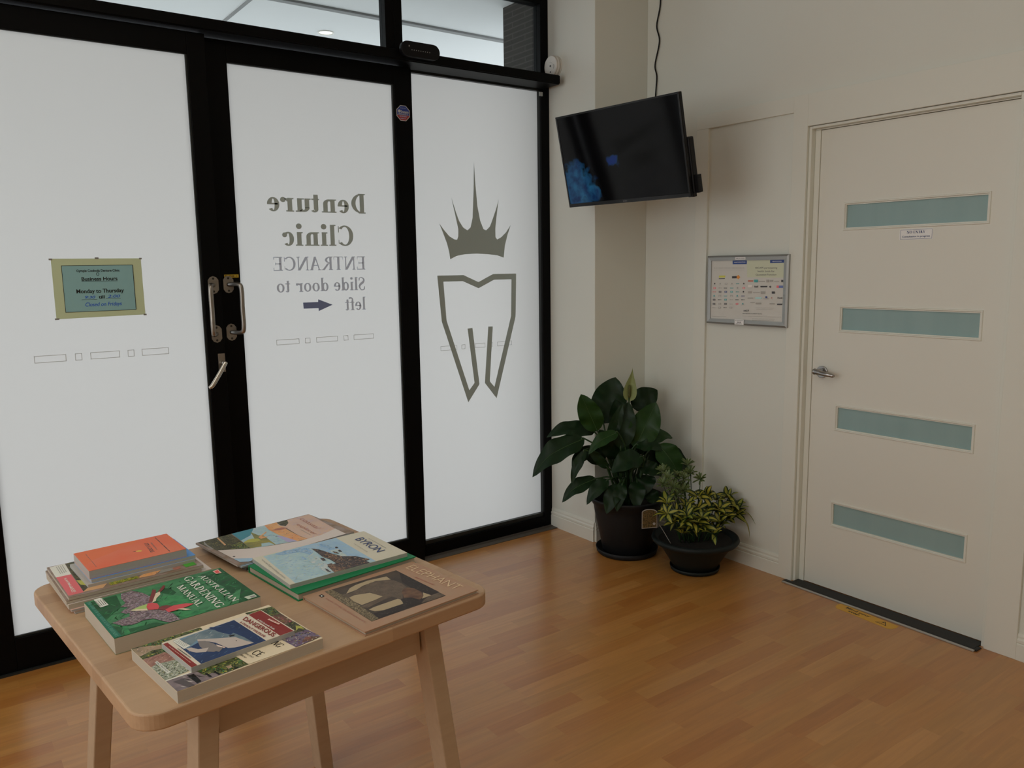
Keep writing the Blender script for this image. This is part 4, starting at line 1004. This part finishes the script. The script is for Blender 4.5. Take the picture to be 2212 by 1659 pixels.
# ---- floor sticker
bm = bmesh.new()
def fl(u, v, h_=0): return (1.086-.080*u+v, -1.800-u-.080*v, .0002+h_)
out_ = [(-.118, -.034), (.118, -.034), (.132, -.022), (.138, 0), (.134, .024), (-.134, .024), (-.138, 0), (-.132, -.022)]
prism(bm, out_, fl, 0, .0004, 0)
for t, a, b, c in (('Mind your', -.098, .018, -.001), ('step', -.072, -.018, -.022)): put_text(bm, t, 'bold', (a, c), (b, c), (a, c+.016), lambda u, v: fl(u, v, .0006), 1)
tri = [(.055, -.016), (.103, -.016), (.079, .018)]
for i in range(3):
    a, b = Vector((*tri[i], 0)), Vector((*tri[(i+1) % 3], 0)); n_ = Vector((-(b-a).y, (b-a).x, 0)).normalized()*.003
    face(bm, [fl(*(p[:2]), .0006) for p in (a, b, b+n_, a+n_)], 1)
face(bm, [fl(u, v, .0006) for u, v in ((.0775, -.003), (.0805, -.003), (.082, .008), (.076, .008))], 1); face(bm, [fl(u, v, .0006) for u, v in _ell(.079, -.009, .002, .002, 0, 300, 5)], 1)
tag(obj('floor_sticker', bm, [mat('sticker_amber', (.72, .38, .025), .4), M_rubber]), 'yellow Mind your step sticker on the floor at the white door', 'sticker')

# ============================================================ OUTSIDE
struct(box('pavement', -14, 16, .05, 22, -.12, -.02, mat('pale_concrete', (.56, .56, .54), .9, noise=.6, nscale=3)))
sf = struct(box('ceiling_outside', -6, 6, .06, 3.1, 2.95, 3.0, mat('soffit_white', (.88, .88, .89), .8)))
bm = bmesh.new(); bx(bm, -6, 6, .955, 1.0, 2.938, 2.950); bx(bm, -.395, -.375, .3, 3.1, 2.945, 2.950)
struct(obj('trim_5', bm, mat('soffit_joint', (.30, .30, .30), .8)))
def brick():
    m = bpy.data.materials.new('dark_brick'); m.use_nodes = True; nt = m.node_tree; b = nt.nodes['Principled BSDF']; tc = nt.nodes.new('ShaderNodeTexCoord'); mp = nt.nodes.new('ShaderNodeMapping'); mp.inputs['Rotation'].default_value = (PI/2, 0, PI/2)
    sp = nt.nodes.new('ShaderNodeSeparateXYZ'); cb = nt.nodes.new('ShaderNodeCombineXYZ'); nt.links.new(tc.outputs['Object'], sp.inputs[0]); nt.links.new(sp.outputs[1], cb.inputs[0]); nt.links.new(sp.outputs[2], cb.inputs[1])
    br = nt.nodes.new('ShaderNodeTexBrick'); nt.links.new(cb.outputs[0], br.inputs['Vector']); br.inputs['Scale'].default_value = 1; br.inputs['Brick Width'].default_value = .23; br.inputs['Row Height'].default_value = .030; br.inputs['Mortar Size'].default_value = .004
    br.inputs['Color1'].default_value = (.020, .017, .014, 1); br.inputs['Color2'].default_value = (.028, .023, .019, 1); br.inputs['Mortar'].default_value = (.055, .049, .043, 1)
    nt.links.new(br.outputs[0], b.inputs['Base Color']); b.inputs['Roughness'].default_value = .9; return m
struct(box('wall_outside', .86, 1.5, .08, .435, -.02, 2.95, brick()))
dl = empty('downlight', (.213, 1.441, 2.95), 0, 'small round recessed downlight in the white outdoor ceiling', 'downlight')
bm = bmesh.new(); lathe(bm, [(.052, 0), (.052, -.004), (.043, -.005), (.041, -.001)], 0, 0, 32); obj('trim_ring', bm, M_whitep, dl)
bm = bmesh.new(); lathe(bm, [(0, -.0015), (.041, -.0015)], 0, 0, 32); obj('lamp_face', bm, mat('lamp_glow', (.9, .9, .85), .5, emit=(1, .97, .85, 1.3)), dl)

# ============================================================ TABLE
TA = math.radians(5.85)
tb = empty('side_table', (-1.4435, -1.7583, 0), TA, 'square pale birch table with splayed legs piled with books and magazines', 'table')
hw, rc = .3844, .05
pr = []
for cxs, cys, a0 in ((1, 1, 0), (-1, 1, 90), (-1, -1, 180), (1, -1, 270)): pr += [(cxs*(hw-rc)+rc*math.cos(math.radians(a0+a)), cys*(hw-rc)+rc*math.sin(math.radians(a0+a))) for a in range(0, 91, 9)]
bm = bmesh.new(); prism(bm, pr, lambda u, v, h_: (u, v, h_), .728, .760); obj('tabletop', bm, M_birch, tb, bevel=.004, bseg=3)
for sx_, sy_ in ((-1, -1), (1, -1), (1, 1), (-1, 1)):
    bm = bmesh.new(); v = bx(bm, -1, 1, -1, 1, 0, 1)
    for q in v:
        t = q.co.z; cx = sx_*(.318+(.245-.318)*t); cy = sy_*(.345+(.300-.345)*t)
        q.co = Vector((cx+q.co.x*.020, cy+q.co.y*.0265, .728*t))
    obj('leg', bm, M_birchy, tb, bevel=.003)
bm = bmesh.new()
for s in (-1, 1): bx(bm, -.226, .226, s*.302-.011, s*.302+.011, .640, .728); bx(bm, s*.247-.011, s*.247+.011, -.275, .275, .640, .728)
o = obj('apron', bm, M_birchy, tb)

# ============================================================ BOOKS
def book(name, fv, al, h, w, z0, z1, cover, artkey=None, hard=False, pages=None, label='', cat='book', group=None, k=.46, curl=0):
    r = empty(name, (fv[0], fv[1], z0), math.radians(al), label, cat, group); T = z1-z0; ct = .0022 if hard else .0006; ov = .003 if hard else 0
    cm = cover if not isinstance(cover, str) else pm(cover, k)
    pages = pages or M_page
    bm = bmesh.new(); bx(bm, ov, h-ov, ov, w-ct, ct, T-ct); obj('page_block', bm, pages, r)
    bm = bmesh.new(); bx(bm, 0, h, 0, w, T-ct, T); fc = obj('front_cover', bm, cm, r)
    bm = bmesh.new(); bx(bm, 0, h, 0, w, 0, ct); obj('back_cover', bm, cm, r)
    bm = bmesh.new(); bx(bm, 0, h, w-ct, w, ct, T-ct); obj('spine', bm, cm, r)
    if artkey: art('cover_print', artkey, cover, h, w, lambda u, v, z: (u, v, T+.0001+z), fc, k)
    return r
M_pgreyw = M_pagew
ZT = .7602
# front: garden design book, wildlife book on it
book('paperback_book', (-1.719, -2.165), 7.6, .2785, .219, ZT, .782, 'cream', 'small', label='wide cream garden design paperback under the shark book at the table front')
book('paperback_book', (-1.682, -2.114), 8.2, .202, .134, .7822, .793, 'cover_dangwhite', 'danger', pages=M_pagew, label='small wildlife paperback with a shark on its cover, on the garden design book')
# green gardening manual
book('paperback_book', (-1.769, -1.906), 4.6, .291, .2265, ZT, .793, 'cover_green', 'manual', label='thick green AUSTRALIAN GARDENING MANUAL paperback in the middle of the left side')
# back left stack, bottom to top
gS = 'magazines in the back left pile'
book('magazine', (-1.802, -1.650), 4.4, .288, .236, ZT, .7645, 'cover_mag', pages=M_pagew, label='bottommost magazine of the back left pile, lying flat on the table', cat='magazine', group=gS)
book('magazine', (-1.808, -1.644), 3.2, .286, .236, .7647, .7695, 'pink', pages=M_pagew, label='second magazine from the bottom of the back left pile, pinkish edges', cat='magazine', group=gS)
book('magazine', (-1.812, -1.641), 3.9, .306, .232, .7697, .7815, 'paperwhite', label='thick magazine in the back left pile with its white cover corner sticking out', cat='magazine', group=gS)
book('magazine', (-1.815, -1.638), 3.2, .285, .236, .7817, .7880, 'cover_mag', label='magazine directly under the PLANTING GUIDES magazine in the back left pile', cat='magazine', group=gS)
book('magazine', (-1.810, -1.637), 3.6, .286, .235, .7882, .795, 'cover_mag', 'planting', label='garden magazine with a red PLANTING GUIDES panel, topmost magazine of the back left pile', cat='magazine', group=gS)
book('paperback_book', (-1.767, -1.603), 4.6, .234, .166, .7952, .8025, 'paper_lilac', pages=M_pagew, label='pale grey paperback under the blue one in the back left pile')
book('paperback_book', (-1.7590, -1.5985), 4.2, .228, .160, .8027, .811, 'cover_bluebook', pages=M_pagew, label='blue paperback directly under the orange book')
book('paperback_book', (-1.7615, -1.5945), 3.9, .211, .148, .8112, .830, 'cover_orange', 'orange', pages=M_pagew, label='small thick orange paperback topmost on the back left pile')
# back right
gC = 'magazines under the coastal explorer magazine'
book('magazine', (-1.424, -1.648), 7.2, .300, .215, ZT, .7645, 'cover_mag', label='cream bottommost magazine beneath the coastal explorer magazine at the table back', cat='magazine', group=gC)
book('magazine', (-1.432, -1.640), 7.8, .310, .226, .7647, .7715, 'photo_dark', pages=mat('dark_edges', (.06, .055, .05), .7), label='dark magazine beneath the coastal explorer magazine at the table back', cat='magazine', group=gC)
book('magazine', (-1.441, -1.634), 8.6, .312, .228, .7717, .7755, 'sea', pages=M_pagew, label='thin pale blue magazine directly under the coastal explorer magazine', cat='magazine', group=gC)
book('magazine', (-1.4495, -1.631), 8.8, .334, .2325, .7757, .780, 'cover_mag', 'coastal', pages=M_pagew, label='coastal explorer magazine with sunset photos at the back of the table', cat='magazine')
o = book('hardcover_book', (-1.397, -1.884), 7.2, .322, .2425, ZT, .778, 'cover_darkgreen', hard=True, label='bright green hardcover book under the BYRON magazine')
book('magazine', (-1.400, -1.847), 3.0, .306, .219, .7782, .788, 'cover_offwhite', 'byron', pages=M_pagew, label='white BYRON magazine with a rocky sea photo, on the green hardcover', cat='magazine')
book('hardcover_book', (-1.356, -2.131), 7.0, .298, .2475, ZT, .770, 'cover_tan', 'eleph', hard=True, pages=M_page, label='thin tan ELEPHANT hardcover with a brown elephant photo at the right corner')

# ============================================================ PLANTS
def leafmesh(bm, base, tip, width, nh, sag=.15, fold=.18, wav=.05, n=14, m=6, hook=.0, mi=0, rib=None, prof=(.55, .85), twist=0):
    base, tip = Vector(base), Vector(tip); d = tip-base; Ln = d.length; d.normalize()
    s = d.cross(Vector(nh)); s.normalize(); nrm = s.cross(d).normalized()
    if twist: s = (Matrix.Rotation(twist, 3, d) @ s); nrm = s.cross(d).normalized()
    a, b = prof; pk = (a/(a+b))**a*(b/(a+b))**b; ph = random.random()*6; rows = []
    for i in range(n+1):
        t = i/n; w = width*.5*(t**a*(1-t)**b)/pk if 0 < t < 1 else 0
        c = base+d*Ln*t+nrm*(sag*Ln*math.sin(PI*t))+Vector((0, 0, -1))*hook*Ln*max(0, t-.6)**2*6
        if w < 1e-5: rows.append([bm.verts.new(c)]); continue
        r = []
        for j in range(m+1):
            u = 2*j/m-1
            r.append(bm.verts.new(c+s*(u*w)+nrm*(abs(u)*w*fold+math.sin(t*15+ph+u*2)*wav*w*abs(u))))
        rows.append(r)
    for r0, r1 in zip(rows, rows[1:]):
        for j in range(m):
            q = [r0[j], r0[j+1]] if len(r0) > 1 else [r0[0]]
            q2 = [r1[j+1], r1[j]] if len(r1) > 1 else [r1[0]]
            f = bm.faces.new(q+q2); f.smooth = True
            f.material_index = mi if rib is None or not (j in rib[1]) else rib[0]
    return nrm
LEAVES = [[0.692, -0.557, 0.652, 0.605, -0.53, 0.847, 0.105], [0.785, -0.501, 0.67, 0.869, -0.5, 0.905, 0.161], [0.714, -0.511, 0.636, 0.502, -0.381, 0.664, 0.081], [0.741, -0.654, 0.653, 0.595, -0.598, 0.59, 0.064], [0.633, -0.526, 0.616, 0.394, -0.401, 0.487, 0.115], [0.61, -0.559, 0.566, 0.533, -0.54, 0.434, 0.046], [0.716, -0.612, 0.467, 0.622, -0.567, 0.566, 0.042], [0.668, -0.576, 0.413, 0.501, -0.504, 0.343, 0.073], [0.689, -0.641, 0.418, 0.575, -0.607, 0.334, 0.064], [0.724, -0.679, 0.396, 0.641, -0.68, 0.29, 0.078], [0.754, -0.577, 0.597, 0.796, -0.633, 0.791, 0.054], [0.78, -0.633, 0.559, 0.839, -0.627, 0.795, 0.103], [0.846, -0.669, 0.561, 0.938, -0.724, 0.794, 0.132], [0.954, -0.537, 0.74, 1.075, -0.601, 0.828, 0.112], [0.909, -0.653, 0.581, 1.06, -0.726, 0.629, 0.073], [0.838, -0.676, 0.578, 0.936, -0.772, 0.585, 0.068], [0.933, -0.745, 0.581, 1.007, -0.824, 0.439, 0.115], [0.982, -0.669, 0.535, 1.150, -0.777, 0.429, 0.098], [0.826, -0.741, 0.533, 0.673, -0.679, 0.497, 0.098], [0.851, -0.698, 0.471, 0.922, -0.787, 0.453, 0.073], [0.834, -0.648, 0.43, 0.788, -0.639, 0.583, 0.083], [0.864, -0.72, 0.345, 0.916, -0.782, 0.29, 0.064], [0.733, -0.698, 0.403, 0.675, -0.718, 0.302, 0.059], [0.675, -0.507, 0.552, 0.582, -0.489, 0.479, 0.064], [0.87, -0.575, 0.55, 0.812, -0.508, 0.593, 0.059], [0.972, -0.674, 0.427, 0.928, -0.642, 0.453, 0.059], [0.833, -0.523, 0.379, 0.959, -0.59, 0.489, 0.064]]
P1 = Vector((.85, -.61, 0))
pl = empty('potted_peace_lily', P1, 0, 'tall dark leaved peace lily with one pale flower in a charcoal pot in the corner', 'potted plant')
bm = bmesh.new(); lathe(bm, [(0, .008), (.115, .008), (.150, .014), (.157, .030), (.161, .030), (.155, .008), (.148, .0), (0, 0)]); obj('saucer', bm, M_pot, pl, smooth=True)
bm = bmesh.new(); lathe(bm, [(0, .012), (.118, .012), (.126, .020), (.168, .225), (.174, .262), (.181, .268), (.193, .292), (.195, .300), (.189, .303), (.180, .296), (.168, .262), (.160, .235)]); obj('pot', bm, M_pot, pl)
bm = bmesh.new(); lathe(bm, [(.165, .240), (.10, .250), (0, .254)]); obj('soil', bm, M_soil, pl)
LEAVES += [[.80, -.60, .50, .70, -.56, .66, .09], [.87, -.62, .50, .90, -.66, .70, .10], [.93, -.66, .45, 1.06, -.70, .53, .09], [.80, -.66, .45, .73, -.70, .52, .09], [.86, -.58, .60, .82, -.55, .80, .10], [.90, -.70, .42, .84, -.75, .36, .085], [.95, -.62, .50, 1.05, -.62, .66, .09], [.76, -.54, .48, .66, -.47, .56, .08], [.83, -.70, .40, .77, -.76, .30, .075]]
toCam = (CAMP-Vector((.85, -.61, .55))).normalized()
bm = bmesh.new(); bms = bmesh.new()
for i, Lf in enumerate(LEAVES):
    b0, t0 = Vector(Lf[:3])-P1, Vector(Lf[3:6])-P1
    up = (t0-b0).normalized().z
    nh = toCam*.85+Vector((0, 0, .55)) if up < .5 else toCam
    droop = up < .3; b0, t0 = b0, t0+(Vector((0, 0, -.01)) if up < .3 else Vector((0, 0, 0)))
    sg = .10 if droop else .04
    leafmesh(bm, b0, t0, Lf[6]*1.14, nh, sag=sg, fold=.16, wav=.17, hook=.16 if droop else .0, mi=2 if i in (0, 12, 16, 3, 14) else 0, prof=(.60, .80), m=8, n=18)
    if i in (0, 3, 7, 12, 16, 4):
        dd = (t0-b0).normalized(); s3 = dd.cross(Vector(nh)).normalized(); n3 = s3.cross(dd).normalized(); Ln = (t0-b0).length
        hk = .16 if droop else 0
        for sd in (1, -1): tube(bms, [b0+dd*Ln*t+n3*(sg*Ln*math.sin(PI*t)+.0006*sd)+Vector((0, 0, -1))*hk*Ln*max(0, t-.6)**2*6 for t in [k/14 for k in range(14)]], [.0016-.00009*k for k in range(14)], 5, mi=1)
    d = (t0-b0).normalized()
    # pale midrib just over the blade
    a = math.atan2(b0.y, b0.x)+random.uniform(-.5, .5); rr_ = random.uniform(.01, .055)
    root = Vector((rr_*math.cos(a), rr_*math.sin(a), .245)); mid = root.lerp(b0, .55)+Vector((0, 0, .05))-d*.03
    tube(bms, smoothpts([root, mid, b0, b0+d*.02], 5), [.0048]*6+[.0040]*6+[.0032]*4, 6)
for k in range(9):   # thin stalks that only show between the leaves
    a = k*.7; root = Vector((.04*math.cos(a), .04*math.sin(a), .245)); tube(bms, smoothpts([root, root+Vector((.03*math.cos(a), .03*math.sin(a), .14)), root+Vector((.07*math.cos(a), .07*math.sin(a), .27))], 5), .0038, 6)
obj('foliage', bm, [M_leaf, M_rib, M_leaf2], pl, smooth=True); obj('stems', bms, [M_stem, M_rib], pl)
fb, ft = Vector((.8415, -.6285, .797))-P1, Vector((.856, -.639, .971))-P1
bm = bmesh.new(); tube(bm, smoothpts([Vector((.01, 0, .25)), Vector((.0, -.01, .5)), fb, fb+Vector((.001, 0, .02))], 6), .0042, 8); fs = obj('flower_stalk', bm, M_stem, pl)
bm = bmesh.new()
leafmesh(bm, fb, ft.lerp(fb, .0), .068, toCam, sag=-.05, fold=.6, wav=.05, prof=(.62, 1.75), m=8, n=18)
obj('spathe', bm, mat('spathe_green', (.20, .25, .075), .5, noise=.7, nscale=30, col2=(.27, .31, .13)), fs, smooth=True)
bm = bmesh.new(); c0 = fb+Vector((0, 0, .018))+toCam*.004; tube(bm, [c0, c0+Vector((.001, 0, .01)), c0+Vector((.002, 0, .045)), c0+Vector((.003, 0, .060)), c0+Vector((.003, 0, .066))], [.004, .007, .007, .005, .002], 12)
obj('spadix', bm, mat('spadix', (.13, .13, .03), .7, noise=.4, nscale=400, col2=(.04, .045, .01)), fs)

# bowl with two variegated plants
P2 = Vector((.937, -.994, 0))
p2 = empty('potted_variegated_plants', P2, 0, 'low wide dark bowl of yellow and green variegated plants beside the peace lily', 'potted plant')
bm = bmesh.new(); lathe(bm, [(0, .006), (.10, .006), (.113, .012), (.117, .022), (.121, .022), (.116, .004), (.10, 0), (0, 0)]); obj('saucer', bm, M_pot2, p2, smooth=True)
bm = bmesh.new(); lathe(bm, [(0, .008), (.095, .008), (.103, .014), (.132, .065), (.168, .120), (.180, .134), (.205, .146), (.211, .156), (.207, .167), (.196, .172), (.183, .160), (.165, .135)]); obj('bowl', bm, M_pot2, p2)
bm = bmesh.new(); lathe(bm, [(.176, .150), (.10, .155), (0, .158)]); obj('soil', bm, M_soil, p2)
for k in range(5):
    a = k*1.1; pass
ROS_A = [[0.825, -0.888, 0.486], [0.803, -0.97, 0.426], [0.887, -0.958, 0.451], [0.771, -0.935, 0.439], [0.984, -0.979, 0.439], [0.963, -0.914, 0.5], [0.881, -0.928, 0.458], [0.849, -0.992, 0.407], [0.96, -0.937, 0.466], [0.806, -0.936, 0.464], [0.823, -0.972, 0.385], [.86, -.93, .42], [.90, -.95, .40]]
ROS_B = [[0.779, -0.953, 0.35], [0.735, -0.995, 0.319], [0.805, -1.058, 0.309], [0.786, -1.057, 0.282], [0.869, -1.093, 0.297], [0.996, -1.012, 0.362], [1.036, -1.041, 0.337], [1.115, -1.049, 0.34], [1.120, -1.072, 0.307], [1.01, -1.121, 0.283], [1.110, -1.101, 0.288], [0.97, -1.117, 0.26], [0.828, -1.063, 0.244], [0.925, -1.109, 0.213], [0.785, -1.044, 0.225], [0.897, -1.039, 0.324], [0.783, -1.005, 0.315], [1.115, -1.09, 0.264], [0.96, -1.072, 0.312], [0.998, -1.088, 0.309], [0.946, -1.001, 0.36], [0.837, -1.069, 0.275], [.87, -1.0, .33], [.93, -1.05, .30], [.85, -1.03, .30], [1.03, -1.07, .30], [.81, -1.0, .28], [.89, -1.08, .25], [.99, -1.10, .24], [1.05, -1.08, .25], [.76, -1.02, .28], [.95, -1.03, .27], [1.08, -1.06, .26]]
M_ad = mat('fringed_leaf_green', (.045, .085, .018), .5); M_al = mat('fringed_leaf_margin', (.15, .19, .055), .5)
M_by = mat('variegated_yellow', (.50, .40, .045), .45, noise=.7, nscale=14, col2=(.13, .20, .02)); M_bg = mat('variegated_green', (.012, .032, .006), .42, spec=.3)
tc2 = (CAMP-Vector((.937, -.994, .35))).normalized()
bm = bmesh.new(); bms = bmesh.new()
for c in ROS_A:
    c = Vector(c)-P2; ax = (tc2*.6+Vector((random.uniform(-.3, .3), random.uniform(-.3, .3), .8))).normalized()
    e1 = ax.orthogonal().normalized(); e2 = ax.cross(e1); n_ = 15
    for k in range(n_):
        a = 2*PI*k/n_+random.uniform(-.1, .1); el = random.uniform(.1, .6) if k % 2 else random.uniform(.5, 1.0)
        dd = (e1*math.cos(a)+e2*math.sin(a))*math.cos(el)+ax*math.sin(el); L_ = random.uniform(.036, .048)
        leafmesh(bm, c, c+dd*L_, .0095, ax, sag=.08, fold=.1, wav=0, n=6, m=4, mi=1, rib=(0, (1, 2)), prof=(.8, .35))
    root = Vector((c.x*.45, c.y*.45, .155)); tube(bms, smoothpts([root, root.lerp(c, .5)+Vector((0, 0, .02)), c], 4), .0022, 5)
obj('fringed_foliage', bm, [M_ad, M_al], p2, smooth=True); obj('stems', bms, M_stem, p2)
bm = bmesh.new(); bms = bmesh.new()
for c in ROS_B:
    c = Vector(c)-P2; ax = (tc2*.55+Vector((random.uniform(-.45, .45), random.uniform(-.45, .45), .8))).normalized()
    e1 = ax.orthogonal().normalized(); e2 = ax.cross(e1); n_ = 7
    for k in range(n_):
        a = 2*PI*k/n_+random.uniform(-.3, .3); el = random.uniform(-.1, .9)
        dd = (e1*math.cos(a)+e2*math.sin(a))*math.cos(el)+ax*math.sin(el); L_ = random.uniform(.048, .078)
        if (c+dd*L_+P2).x > 1.165: continue
        leafmesh(bm, c+dd*.004, c+dd*L_, L_*.44, ax, sag=.10, fold=.12, wav=.03, n=8, m=8, mi=1, rib=(0, (2, 3, 4, 5)), prof=(.75, .95), hook=.05, twist=random.uniform(-.5, .5))
    root = Vector((c.x*.5, c.y*.5, .155)); tube(bms, smoothpts([root, root.lerp(c, .5)+Vector((0, 0, .02)), c], 4), .0024, 5)
# the long thin arching shoots on the right
for b_, t_ in (((1.10, -1.10, .30), (1.13, -1.20, .235)), ((1.09, -1.11, .29), (1.10, -1.19, .17)), ((1.05, -1.03, .36), (.99, -1.0, .385))):
    leafmesh(bm, Vector(b_)-P2, Vector(t_)-P2, .011, (0, 0, 1), sag=.18, fold=.1, wav=0, n=10, m=4, mi=1, rib=(0, (1, 2)))
obj('yellow_foliage', bm, [M_by, M_bg], p2, smooth=True); obj('stems', bms, M_stem, p2)
# plant label hooked into the bowl
tgc = Vector((.700, -.916, .279))-P2; tr = R.copy(); tr.z = 0; tr.normalize()
bm = bmesh.new(); s_ = .040
def tg(u, v, h_): return tgc+tr*(u*s_)+Vector((0, 0, v*s_))+Vector((-tr.y*-1, -tr.x, 0))*0+Vector((tr.y, -tr.x, 0))*h_
oc = [(-.92, -1.15), (.92, -1.02), (.92, .85)]+[(.92*math.cos(math.radians(a)), .85+.42*math.sin(math.radians(a))) for a in range(15, 180, 15)]+[(-.92, .85)]
prism(bm, oc, tg, 0, .0008, 0)
ic = [(u*.92, v*.93) for u, v in oc]; face(bm, [tg(u, v, .0011) for u, v in ic], 1); face(bm, [tg(u, v, -.0003) for u, v in ic], 1)
for sg in (.0013, -.0005): face(bm, [tg(.55+.17*math.cos(a), -.55+.17*math.sin(a), sg) for a in [k*.52 for k in range(12)]], 0)
tube(bm, smoothpts([tgc+Vector((.034, .0, -.02)), tgc+Vector((.06, -.01, -.04)), Vector((-.15, .02, .155))], 5), .0016, 6, 0)
obj('plant_label', bm, [mat('label_white', (.35, .34, .32), .5), mat('label_photo', (.16, .10, .03), .5, noise=.35, nscale=160, col2=(.02, .018, .006))], p2)
